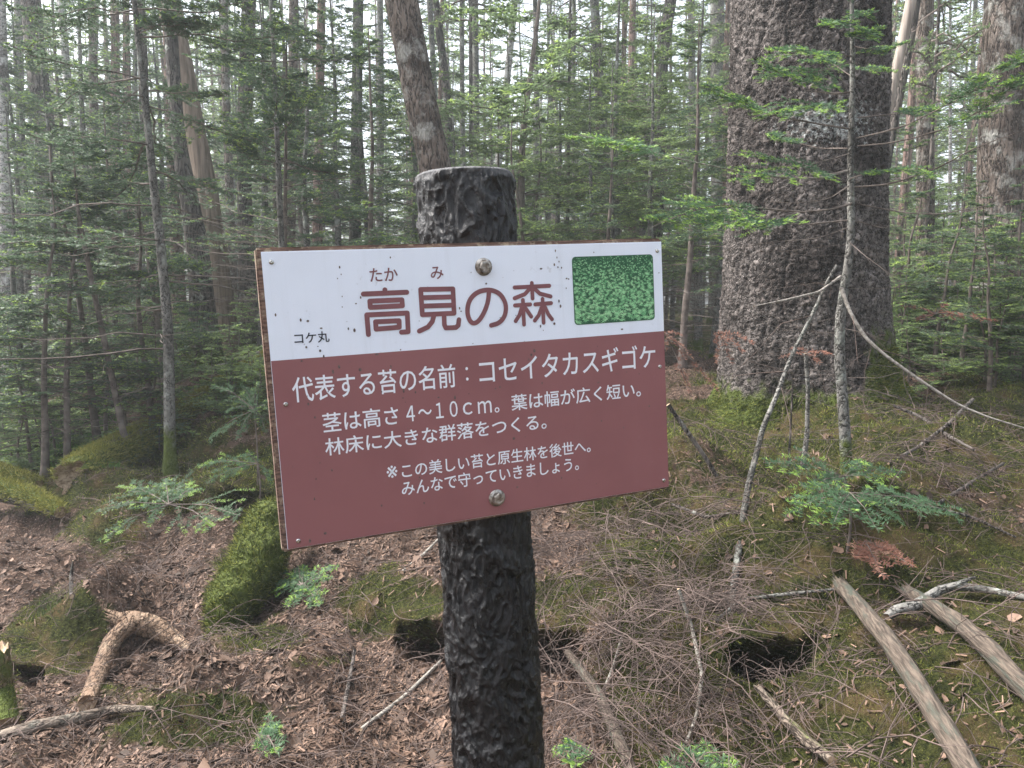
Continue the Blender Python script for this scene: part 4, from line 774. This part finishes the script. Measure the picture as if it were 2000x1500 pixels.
for k in range(72):
    Y = 14 + 15 * rng.random(); a = rng.uniform(-.72, .72); x, y = math.tan(a) * Y, Y; H, tm, cm, *_ = TALL[k % 4]
    if x < 0 and Y < 21 and k % 2: continue
    r = empty("slim_conifer", (x, y, g1(x, y) - .1)); tag(r, "slim tall conifer standing far back in the hazy forest behind nearer trees", "tree", "slim conifers far back in the forest")
    r.rotation_euler = (rng.normal(0, .02), rng.normal(0, .02), rng.uniform(0, 6)); s = rng.uniform(.7, 1.1); r.scale = (s * rng.uniform(.7, 1.1),) * 2 + (s,)
    put("trunk", tm, r); put("crown", cm, r)
# the wood beyond reads as one mass
g = Geo(); rg = np.random.default_rng(70); protos = []
for k in range(3):
    pts = np.stack([np.zeros(5), np.zeros(5), np.linspace(0, 14, 5)], 1); tgk = trunk_geo(pts, np.interp(pts[:, 2], [0, 14], [.10, .02]), k=6, n=12, amp=.03)
    p = Geo(); p.merge(tgk, mi=2); p.merge(tree_crown(pts, 1.0, 13.8, .55, (3, 5), lambda z: np.clip(1.9 * (1 - (z / 14) ** 2) + .25, .25, 1.8), 400 + k, "far", 8, 4, live=lambda z: sstep(1.0, 4.0, z) * .97, tip=.4, r0=.014)); protos.append(p)
for k in range(290):
    a = rg.uniform(-.85, .85); rr_k = 29 + 34 * rg.random() ** 1.2; x, y = math.sin(a) * rr_k, math.cos(a) * rr_k; s = rg.uniform(.6, 1.1); an = rg.uniform(0, 6.28)
    M = np.eye(4); M[:2, :2] = np.array([[math.cos(an), -math.sin(an)], [math.sin(an), math.cos(an)]]) * s; M[2, 2] = s; M[:3, 3] = (x, y, g1(x, y) - .1); g.merge(protos[k % 3], M)
for k in range(50):                                                  # unseen wood beside and behind the camera, added to dim light on the sign
    a = rg.uniform(.85, 2 * math.pi - .85); rr_k = 10 + 18 * rg.random(); x, y = math.sin(a) * rr_k, math.cos(a) * rr_k; s = rg.uniform(.6, 1.1); an = rg.uniform(0, 6.28)
    if (y > 0 and abs(x) < y * 1.0) or (x < 0 and y > -7 and rr_k < 24): continue  # left side kept open to let the sun in
    M = np.eye(4); M[:2, :2] = np.array([[math.cos(an), -math.sin(an)], [math.sin(an), math.cos(an)]]) * s; M[2, 2] = s; M[:3, 3] = (x, y, g1(x, y) - .1); g.merge(protos[k % 3], M)
tag(put("distant_forest", g.mesh("distant_forest", [FARN, TWIG, MB["red"]], False)), "far-off conifer wood closing the view behind all the single trees, plus added trees unseen round the camera", "forest", kind="stuff")

# ------------------------------------------------------------------ near firs drawn branch by branch: stem pixels, then branches as (points (u, v, dy), live from, width)
GREYT = simple("grey_twig_bark", (.13, .115, .10), (.33, .30, .27), 70, .85, .002)
NEARM = [NEARN, TWIG, PALE, GREYT]
def px_branches(g, brs, Y, rng, det="near", k1=20, k2=5, tip=.7, wood=1, ratio=.45, leaf=0):
    for pts, live, wpx in brs:
        p = np.array([(q + (0,))[:3] for q in pts], float); X = above(PY(p[:, 0], p[:, 1], Y + p[:, 2]), .955); Q, _ = resample(X, np.ones(len(X)), 26)
        L = float(np.linalg.norm(np.diff(Q, axis=0), axis=1).sum()); r0 = .7 * wpx * Y / FPX / 2; pale = wood if wpx < 6 else 3
        V, F = tubes(Q[None], (r0 * np.linspace(1, .3, 26))[None], 6); g.add(V, F, pale)
        Nm = nrmz(np.array([[rng.normal(0, .15), -.35, 1.0]])); Qs = Q[None, ::4]
        if live is None: foliage(g, Qs, np.array([L]), Nm, rng, DET[det], wood, leaf, 15, 5, t0=.12, r0=r0 * .5, bare=True, ratio=.32)
        else:
            foliage(g, Qs, np.array([L]), Nm, rng, DET[det], wood, leaf, k1, k2, t0=live, tip_prob=tip, r0=min(r0, .003), ratio=ratio)
            if live > .35: foliage(g, Qs[:, :4], np.array([L * .5]), Nm, rng, DET[det], wood, leaf, 12, 4, t0=.15, r0=.0022, bare=True, ratio=.35)
rng = np.random.default_rng(61); YE = 3.55
stem = [(1662, -150, 6), (1664, 35, 8), (1666, 175, 10), (1660, 315, 12), (1664, 455, 14), (1660, 518, 15), (1646, 560, 17), (1640, 620, 19), (1636, 690, 20), (1643, 742, 19), (1650, 830, 21), (1654, 930, 24)]
X, R, gz_ = from_px(stem, YE); g = Geo()
px_branches(g, [
 ([(1662, 180), (1630, 183), (1575, 176, -.1)], None, 5), ([(1660, 252), (1610, 244, -.1), (1505, 225, -.3), (1440, 195, -.4), (1380, 165, -.5)], .62, 5),
 ([(1655, 290), (1600, 290, .1), (1540, 275, .2), (1498, 257, .3)], .55, 4), ([(1655, 333), (1610, 347, -.1), (1560, 350, -.2), (1480, 342, -.35), (1420, 330, -.45), (1300, 305, -.6), (1200, 278, -.7), (1120, 262, -.8)], .78, 6),
 ([(1660, 362), (1620, 388, -.1), (1560, 397, -.2), (1505, 394, -.2)], None, 3), ([(1665, 397), (1640, 407, -.1), (1570, 415, -.25), (1500, 408, -.4), (1400, 398, -.55), (1310, 425, -.65), (1270, 445, -.7)], .58, 5),
 ([(1665, 366), (1740, 360, -.1), (1840, 325, -.25), (1900, 290, -.4), (2010, 250, -.5)], None, 5), ([(1885, 298, -.35), (1912, 220, -.3), (1900, 155, -.3)], None, 3),
 ([(1670, 397), (1760, 415, .1), (1830, 420, .2), (1920, 403, .3), (2020, 380, .4)], None, 4), ([(1675, 285), (1740, 280, -.1), (1830, 258, -.25), (1920, 215, -.45), (2020, 135, -.6)], .5, 4),
 ([(1672, 270), (1760, 250, -.2), (1900, 180, -.5), (2020, 92, -.7)], .6, 4), ([(1675, 230), (1770, 220, .1), (1830, 208, .2)], .5, 4), ([(1675, 432), (1720, 445), (1785, 440, .2)], None, 3),
 ([(1655, 445), (1600, 465, -.1), (1500, 473, -.2), (1415, 490, -.2)], None, 3), ([(1664, 120), (1600, 140, -.15), (1530, 150, -.3), (1475, 112, -.4)], .3, 3), ([(1664, 90), (1720, 100, -.1), (1775, 80, -.2)], .25, 3),
 ([(1664, 60), (1640, 40, -.1), (1610, 50, -.2)], .1, 2), ([(1664, 40), (1690, 20, .1), (1712, 45, .1)], .1, 2), ([(1664, 20), (1655, -20), (1630, -45, .1)], .1, 2), ([(1664, 140), (1700, 130, .2), (1745, 140, .3)], .2, 3),
 ([(1664, 150), (1620, 120, .1), (1560, 118, .2)], .25, 3), ([(1664, 75), (1700, 62, -.2), (1725, 50, -.25)], .1, 2), ([(1660, 210), (1600, 205, -.25), (1530, 215, -.4), (1470, 235, -.45)], .3, 3), ([(1658, 350), (1700, 335, -.2), (1780, 330, -.35), (1850, 350, -.4)], .4, 3), ([(1658, 300), (1590, 320, -.3), (1500, 330, -.5), (1430, 360, -.6)], .45, 3), ([(1655, 430), (1560, 440, -.3), (1450, 425, -.55), (1350, 440, -.7)], .5, 3), ([(1664, 110), (1600, 100, -.2), (1540, 95, -.3), (1490, 120, -.35)], .25, 3), ([(1655, 470), (1690, 500, -.1), (1745, 540, -.2), (1750, 580, -.2)], None, 3),
 ([(1640, 640), (1690, 650, -.1), (1740, 670, -.1)], None, 2), ([(1640, 660), (1560, 640), (1470, 600, .1)], None, 2), ([(1648, 770), (1700, 760), (1790, 790, .1)], None, 3), ([(1645, 800), (1560, 775), (1470, 740, .1)], None, 2)] + [([(1648, v_), (1648 + s_ * l_ * .5, v_ + dv * .3 + 6, dy_ * .5), (1648 + s_ * l_, v_ + dv, dy_)], None, 1.6) for v_, s_, l_, dv, dy_ in zip(rng.uniform(470, 860, 22), rng.choice([-1, 1], 22), rng.uniform(90, 260, 22), rng.uniform(-40, 40, 22), rng.uniform(-.35, .3, 22))], YE, rng)
tree("fir_sapling", "slender fir sapling with pale bark and half-bare branches before the huge fir", "tree", X, R, MB["grey"], g, None, NEARM, seed=4, gz_=gz_, k=16, amp=.1, fs=40, flare=.2, fh=.1, moss_h=.5)
# fir sprigs near the ground: a centre and frond ends
def sprigs(name, label, Y, centre, ends, seed, leaf=NEARN, tip=.6, det="near", k1=10, ratio=.46, k2=2, sagv=10, cat="seedling", stem_to=None):
    rg = np.random.default_rng(seed); g = Geo(); brs = []
    for e in ends:
        m = ((centre[0] + e[0]) / 2, (centre[1] + e[1]) / 2 - sagv); dy = rg.uniform(-.12, .12) if len(e) < 3 else e[2]; brs.append(([centre, m + (dy * .5,), (e[0], e[1], dy)], .08, 3))
    px_branches(g, brs, Y, rg, det, k1, k2, tip, ratio=ratio); c = PY(centre[0], centre[1], float(Y)); b = np.array([c[0], c[1], g1(c[0], c[1]) - .03])
    st = Geo()
    if stem_to is not False: st = thick([b, (b + c) / 2 + [.01, 0, 0], c], [.006, .005, .004], 12, 6, .1)
    parts = [("fronds", g, [leaf, TWIG, PALE, GREYT], False)]
    if st.n: parts.insert(0, ("stem", st, [TWIG, TWIG]))
    return root_with(name, label, cat, b, parts)
sprigs("fir_seedling", "dark glossy fir fronds with lime tips low before the huge fir", 2.95, (1650, 930), [(1491, 903, -.1), (1545, 985, -.2), (1575, 960, -.2), (1769, 924, .05), (1695, 903, .1), (1720, 945, 0)], 1, tip=.6)
sprigs("fir_seedling", "blue-green fan of fir fronds below the lime-tipped ones", 2.75, (1660, 962), [(1530, 1008, -.1), (1585, 1025, -.15), (1625, 1030, -.2), (1715, 1038, -.25), (1770, 1028, -.1), (1890, 1000, 0), (1820, 985, .1)], 2, tip=.3)
sprigs("fir_seedling", "small bright green fir seedling below the sign's lower left corner", 3.5, (590, 1142), [(506, 1147), (553, 1115), (595, 1103), (660, 1106), (650, 1128), (625, 1185), (560, 1185), (610, 1160)], 3, tip=.6, sagv=6)
sprigs("fir_seedling", "broad fir seedling over the moss hump left of the sign", 4.6, (330, 985), [(225, 950), (185, 1000), (190, 1060), (250, 960), (320, 935), (400, 955), (470, 1008), (420, 1030), (290, 1030), (380, 920)], 4, sagv=12, k1=9)
sprigs("fir_seedling", "blue-green fir seedling left beside the brown half of the sign", 4.9, (497, 800), [(410, 752), (440, 805), (405, 862), (462, 858), (528, 800), (520, 845), (470, 750), (500, 745)], 5, tip=.15, k1=9)
sprigs("fir_seedling", "fir seedling hanging over the dark hollow left of the sign", 4.6, (504, 905), [(378, 912), (400, 945), (470, 890), (440, 935), (530, 945)], 6, k1=9)
sprigs("fir_seedling", "tiny fir sprout with lime tips at the bottom right of the post", 2.15, (1120, 1470), [(1085, 1462), (1110, 1445), (1150, 1480), (1125, 1495)], 7, tip=.9, sagv=2)
sprigs("fir_seedling", "low lime-tipped fir sprig at the bottom edge, left of the broken poles", 2.15, (1360, 1490), [(1290, 1500), (1330, 1462), (1400, 1470), (1440, 1495), (1380, 1450)], 8, tip=.7, sagv=4)
sprigs("fir_seedling", "dark fir seedling among twigs at bottom left of the post", 2.6, (525, 1440), [(510, 1420), (545, 1415), (500, 1460), (540, 1470), (525, 1395)], 9, tip=.4, sagv=2)
sprigs("dead_sprig", "rust-brown dead fir sprig below the blue-green fan of fronds", 2.8, (1690, 1055), [(1725, 1128), (1782, 1105), (1757, 1082), (1672, 1090), (1700, 1100)], 10, RUST, .3, cat="dead twig", sagv=2)
sprigs("dead_sprig", "rust-brown dead fir sprig hanging at the huge fir's left foot", 3.9, (1402, 645), [(1475, 672), (1432, 712), (1400, 710), (1455, 690)], 11, RUST, .2, ratio=.2, k1=9, cat="dead twig", sagv=6, stem_to=False)
sprigs("dead_sprig", "rust-brown dead fir sprig beside the sign's right edge", 3.9, (1300, 650), [(1345, 690), (1330, 655), (1350, 770), (1405, 765)], 12, RUST, .2, ratio=.2, k1=9, cat="dead twig", sagv=4, stem_to=False)
sprigs("dead_sprig", "reddish dead sprig left of the sapling's pale stem", 3.7, (1578, 690), [(1520, 700), (1545, 680), (1625, 692), (1600, 710)], 13, RUST, .2, ratio=.2, k1=9, cat="dead twig", sagv=5, stem_to=False)
sprigs("dead_sprig", "orange-brown dead fir branch among green firs at right", 5.4, (1830, 612), [(1760, 598), (1790, 625), (1880, 620), (1955, 628), (1850, 595)], 14, RUST, .4, "mid", k1=9, ratio=.25, cat="dead twig", sagv=3, stem_to=False)

# ------------------------------------------------------------------ dead stems, logs and sticks
def gpx(pts, lift=0.0):                                              # pixels on the ground -> points lying on it
    out = []
    for u, v, *l in pts: X = hit(u, v); X = X + np.array([0, 0, (l[0] if l else lift)]); out.append(X)
    return np.array(out)
def wr(X, wpx): return np.array([w_ / 2 * ((x - EYE) @ FWD) / FPX for w_, x in zip(wpx, X)])
def log(name, label, cat, X, wpx, mat_, seed=0, amp=.1, jag=0, n=60, k=20, moss=None, fuzz=0, fs=10, extra=(), zs=.15, mm=MOSSM):
    X = above(X, .985, 10); g = thick(X, wr(X, wpx), n, k, amp, fs, seed, jag, zs=zs)
    if moss is not None:
        Vt = g.v[0]; C = np.repeat(resample(X, np.ones(len(X)), n)[0], k, 0); g.a[0] = np.clip(moss + (nrmz(Vt - C)[:, 2]) * .5, 0, 1).astype(np.float32)
    parts = [("wood", g, [mat_, WOODEND])]
    if fuzz:
        Vt = g.v[0]; C = np.repeat(resample(X, np.ones(len(X)), n)[0], k, 0); dn_ = nrmz(Vt - C); rg = np.random.default_rng(seed + 5); ok = np.where(dn_[:, 2] + rg.normal(0, .25, len(dn_)) > -.1)[0]; pk = rg.choice(ok, fuzz)
        D_ = (Vt[pk] - EYE) @ FWD; V, F, tp = blades(Vt[pk] + rg.normal(0, .012, (fuzz, 3)), dn_[pk], rg, .018 * np.clip(D_ / 3.5, .6, 2), .004 * D_ / 3.5); parts.append(("moss", Geo().add(V, F, 0, tp), [mm], False))
    for nm, gg, mt in extra: parts.append((nm, gg, [mt, WOODEND]))
    return root_with(name, label, cat, X[0], parts, axis=X[-1] - X[0])
# moss-covered fallen trunk at left and two by the left edge
X = P([150, 230, 300, 400, 505, 560], [930, 890, 850, 790, 718, 690], [6.1, 6.4, 6.7, 7.2, 7.9, 8.3]); log("mossy_log", "long fallen trunk thick with yellow-green moss, slanting behind the sign's left", "log", X, [76, 78, 66, 56, 44, 40], MB["dark"], 3, .14, .1, 70, 24, 1.0, 22000, mm=MOSSL)
X = P([-60, 0, 60, 118], [950, 958, 972, 1000], [5.3, 5.2, 5.1, 4.95]); log("mossy_log", "decaying log with dark underside and mossy top cut by the left edge", "log", X, [44, 42, 38, 24], MB["dark"], 4, .15, .08, 40, 20, .45, 5000, mm=MOSSL)
X = P([-60, 0, 75], [908, 924, 948], [6.0, 5.9, 5.8]); log("mossy_log", "slimmer moss-green log behind the decaying log at the left edge", "log", X, [30, 30, 22], MB["dark"], 5, .12, .05, 30, 16, 1.0, 4000, mm=MOSSL)
# two broken poles at lower right
X = gpx([(1642, 1172, .05), (1752, 1322, .05), (1868, 1502, .05), (1935, 1610, .03)]); X = np.array([X[0] + (X[-1] - X[0]) * k_ + [0, 0, .05 * math.sin(k_ * 3.1)] for k_ in (0, .2, .4, .6, .8, 1)])
log("broken_pole", "weathered broken pole with splintered top, the left of two at lower right", "broken branch", X, [29, 31, 34, 38, 44, 50], POLES, 6, .26, .07, 200, 40, fs=55, zs=.10)
X = gpx([(1772, 1182, .05), (1890, 1288, .05), (2090, 1490, .05)]); X = np.array([X[0] + (X[-1] - X[0]) * k_ + [0, 0, .05 * math.sin(k_ * 3.1)] for k_ in (0, .2, .4, .6, .8, 1)])
log("broken_pole", "split weathered pole running out at the right edge, the right of two", "broken branch", X, [24, 29, 32, 36, 41, 46], POLES, 7, .34, .08, 200, 40, fs=48, zs=.09)
X = gpx([(1108, 1300, .05), (1135, 1335, .05), (1170, 1385, .05), (1200, 1450, .04), (1240, 1540, .02)]); log("broken_stick", "pale bare stick leaning down just right of the post", "stick", X, [15, 18, 22, 24, 26], POLES, 8, .1, .02, 50, 16, fs=25)
X = gpx([(1480, 1372, .05), (1530, 1432, .05), (1572, 1470, .04), (1625, 1500, .02)]); log("mossy_stick", "short greenish mossy stick lying left of the broken poles", "stick", X, [14, 20, 22, 18], POLEM, 9, .15, .02, 40, 14, -.1)
fk = P([1852, 1880, 1905], [1148, 1136, 1127], [2.52, 2.5, 2.5]); X = P([1735, 1745, 1790, 1835, 1870, 1930, 2030], [1205, 1193, 1182, 1152, 1144, 1152, 1172], [2.44, 2.46, 2.5, 2.54, 2.55, 2.52, 2.45])
log("lichened_branch", "crooked grey lichen-spotted branch behind the tops of the broken poles", "branch", X, [16, 20, 22, 18, 17, 14, 11], MB["grey"], 10, .12, .01, 60, 14, extra=[("fork", thick(fk, [.010, .007, .004], 16, 10, .1, 20), MB["grey"])])
# the bent branch on the path
X = gpx([(172, 1388, .03), (198, 1330, .05), (222, 1278, .07), (262, 1246, .075), (292, 1236, .06)]); Xb = gpx([(232, 1232, .05), (270, 1240, .065), (310, 1250, .05), (345, 1263, .03), (372, 1270, .01)])
log("bent_branch", "peeling tan branch bent like an elbow on the leafy path", "branch", X, [34, 34, 33, 32, 28], BRANCHM, 11, .16, .02, 110, 30, fs=22, extra=[("side_limb", thick(Xb, wr(Xb, [30, 44, 42, 30, 10]), 90, 28, .32, 26, 12, .09), BRANCHM)])
X = gpx([(-40, 1462, .01), (60, 1432, .02), (140, 1416, .02), (220, 1396, .02), (300, 1383, .0)]); log("surface_root", "long pale root lying along the ground at lower left", "root", X, [34, 26, 22, 18, 8], POLEM, 13, .15, 0, 50, 14)
X = gpx([(2, 1400), (2, 1400)]); X[1, 2] += .24; X[0, 2] -= .05; log("old_stump", "small rotten stump cut by the left edge", "stump", np.array([X[1], (X[0] + X[1]) / 2, X[0]]), [44, 54, 66], BRANCHM, 14, .2, .05, 30, 20, .5, 900)
# the mossy stump and two hummocks
def mossy(name, label, cat, rows, depth, seed, n_fuzz, lean=0.0):
    """a moss-clad body drawn by its outline: rows of (v, u left, u right, distance)"""
    rows = np.array(rows, float); cen = P((rows[:, 1] + rows[:, 2]) / 2, rows[:, 0], rows[:, 3] + depth); R = (rows[:, 2] - rows[:, 1]) / 2 / FPX * rows[:, 3]
    Q, r = resample(cen, R, 60); V, F = tubes(Q[None], r[None], 60); C = np.repeat(Q, 60, 0); d = V - C; d[:, 1] *= depth / max(r.mean(), .01)
    f = 1 + (fbm(V * 7, 4, seed) - .5) * .9 + (fbm(V * 25, 2, seed + 1) - .5) * .25; V = C + d * f[:, None]; top = Q[0] + [0, 0, .02] if Q[0, 2] > Q[-1, 2] else Q[-1] + [0, 0, .02]
    o = 0 if Q[0, 2] > Q[-1, 2] else 59 * 60; g = Geo().add(V, F, 0, .95); i_ = np.arange(60); g.add(np.concatenate([V[o:o + 60], top[None]]), np.stack([i_, (i_ + 1) % 60, np.full(60, 60)], 1), 0, .95)
    rg = np.random.default_rng(seed); pk = rg.integers(0, len(V), n_fuzz); dn_ = nrmz(d)[pk] + [0, 0, .3]; bv, bf, bt = blades(V[pk] + rg.normal(0, .008, (n_fuzz, 3)), dn_, rg, .022, .0042)
    return root_with(name, label, cat, Q[-1], [("body", g, [MB["dark"]]), ("moss", Geo().add(bv, bf, 0, bt), [MOSSM], False)])
mossy("mossy_stump", "upright moss-covered stump below the sign's lower left corner", "stump", [(992, 528, 580, 3.6), (1003, 502, 590, 3.58), (1030, 478, 588, 3.54), (1080, 450, 556, 3.46), (1140, 421, 520, 3.36), (1200, 406, 497, 3.28), (1255, 400, 486, 3.2)], .15, 21, 16000)
# long dead stems leaning round the sapling
def deadstem(label, pts, Y, wpx, m=PALE, seed=0, side=7, cat="dead branch", name="dead_branch"):
    p = np.array([(q + (0,))[:3] for q in pts], float); X = above(PY(p[:, 0], p[:, 1], Y + p[:, 2]), .99); g = thick(X, wr(X, wpx), 60, 10, .12, 30, seed); rg = np.random.default_rng(seed); Q, _ = resample(X, np.ones(len(X)), 25)
    L = np.linalg.norm(np.diff(Q, axis=0), axis=1).sum(); A, la, na = grow(Q[None, ::4], np.array([L]), np.array([[.0, -.9, .4]]), side, rg, ratio=.22, ang=50, keep=.8, jit=.5, droop=.1); tw = Geo()
    if len(A): tw.add(*tubes(A, np.full(A.shape[:2], .0022) * np.linspace(1, .4, A.shape[1])[None], 4))
    B, lb, nb = grow(A, la, na, 4, rg, ratio=.5, keep=.6, jit=.4); tw.add(*tubes(B, np.full(B.shape[:2], .0010), 3))
    if tw.n: g.merge(tw, mi=2)
    return root_with(name, label, cat, X[-1], [("stem", g, [m, WOODEND, DEADT])])
deadstem("long pale dead branch sweeping down right from the sapling", [(1643, 562), (1660, 610, -.05), (1690, 660, -.1), (1730, 695, -.15), (1800, 745, -.2), (1870, 790, -.25), (1930, 815, -.3), (2020, 842, -.35)], 3.4, [9, 7, 7, 6, 6, 5, 4, 3], GREYT, seed=1, side=12)
deadstem("grey dead stem leaning up against the sapling from lower left", [(1634, 518), (1610, 560), (1590, 610), (1560, 665), (1535, 720, -.05), (1515, 780, -.1), (1490, 830, -.15), (1478, 890, -.2), (1463, 935, -.25), (1453, 1000, -.3), (1440, 1090, -.4), (1428, 1190, -.55), (1420, 1240, -.6)], 3.4, [6, 7, 7, 8, 8, 9, 10, 12, 12, 13, 14, 14, 13], MB["grey"], 2, 12)
deadstem("short pale dead branch curving left from the sapling", [(1642, 540), (1600, 570, -.1), (1540, 585, -.2), (1473, 598, -.25)], 3.45, [6, 5, 5, 2], GREYT, seed=3, side=8)
deadstem("thin straight grey sapling stem left of the pale sapling", [(1573, 690), (1578, 760), (1576, 850), (1568, 915)], 3.7, [7, 8, 9, 11], MB["grey"], 4, 10, "sapling", "dead_sapling")
deadstem("thread-thin dead stem left of the thin straight grey one", [(1549, 740), (1545, 820), (1540, 910)], 3.8, [3, 4, 5], MB["dark"], 5, 8, "sapling", "dead_sapling")
deadstem("pale dead twig hanging down in the twig heap right of the post", [(1325, 1150), (1350, 1220), (1372, 1320), (1360, 1400), (1325, 1490)], 2.5, [6, 8, 8, 7, 5], seed=6, cat="dead twig", name="dead_twig")
deadstem("forked grey dead twig between post and twig heap", [(1215, 1245), (1195, 1310), (1180, 1345), (1150, 1375)], 2.55, [6, 6, 5, 3], seed=7, cat="dead twig", name="dead_twig")
deadstem("dark brown stick standing in the litter left of the post", [(693, 1270), (680, 1340), (668, 1405)], 2.75, [6, 8, 9], MB["dark"], 8, 4, "stick", "dead_stick")
deadstem("straight beige stick leaning against the post's left side", [(862, 1290), (790, 1360), (705, 1425)], 2.7, [6, 8, 9], seed=9, side=3, cat="stick", name="dead_stick")
deadstem("thin beige stick below the sign, left of the post", [(868, 1042), (830, 1080), (785, 1118)], 3.5, [5, 6, 7], seed=10, side=3, cat="stick", name="dead_stick")
deadstem("mossy yellow-green thin stem leaning over the vivid moss at left", [(105, 711), (133, 795), (140, 823), (182, 892)], 7, [6, 8, 10, 12], POLEM, 11, 6, "sapling", "dead_sapling")
deadstem("thin dark stick slanting beside the mossy fallen log", [(160, 690), (196, 746), (231, 812)], 7.2, [6, 7, 9], MB["dark"], 12, 5, "stick", "dead_stick")
deadstem("pale stick slanting up above the mossy log's far end", [(507, 687), (450, 708), (400, 722)], 7.6, [6, 7, 6], seed=13, side=4, cat="stick", name="dead_stick")
deadstem("dark bare branch slanting down at the huge fir's left foot", [(1305, 790), (1340, 840), (1375, 890), (1400, 930)], 3.6, [8, 9, 9, 8], MB["dark"], 14, 8)
deadstem("long thin dead branch reaching across the lower right twigs", [(1985, 1050), (1900, 1010, -.1), (1820, 990, -.1), (1730, 985, -.1)], 3.0, [4, 5, 5, 4], MB["dark"], 15, 10)
deadstem("dry seedling of pale bare twigs left of the bent branch", [(140, 1165), (139, 1130), (141, 1105), (143, 1095)], 3.6, [9, 7, 5, 3], MB["dark"], 16, 14, "seedling", "dead_seedling")

# ------------------------------------------------------------------ faint forest haze, strengthened to lift the dark background: one closed box round everything
HZ, t, b = M_("forest_haze"); t.nodes.remove(b); pv = nd(t, "VolumePrincipled", {"Color": (.86, .93, .95, 1), "Density": .0042, "Anisotropy": .2}); t.links.new(pv.outputs[0], t.nodes["Material Output"].inputs["Volume"])
V, F = box(-98, 98, -98, 98, -3.0, 24); tag(put("haze", pymesh("haze", V, F, HZ)), "thin pale haze between the trees, strengthened to lighten the background", "haze", kind="stuff")

for lab_, pts_, sd_ in (("dark brushy dead branch lying right of the huge fir's mossy base", [(1745, 792), (1800, 815, -.1), (1850, 850, -.2), (1905, 880, -.25)], 31), ("blackish twiggy branch crossing the brush right of the sapling", [(1900, 780), (1850, 830, -.1), (1790, 875, -.2), (1735, 905, -.3)], 32), ("dead twiggy branch fanning out above the lichened branch", [(1960, 905), (1900, 940, -.1), (1830, 985, -.2)], 33), ("dead twiggy branch beside the sign's lower right corner", [(1312, 985), (1380, 1010, -.1), (1450, 1000, -.1)], 34), ("grey dead branch arching over the hollow by the twig heap", [(1395, 1215), (1450, 1170, -.05), (1540, 1160, -.1), (1640, 1150, -.1)], 35)):
    deadstem(lab_, pts_, 4.3 if sd_ < 33 else 3.4 if sd_ < 35 else 2.9, [6, 7, 7, 5][:len(pts_)], MB["dark"] if sd_ < 35 else MB["grey"], sd_, 16)
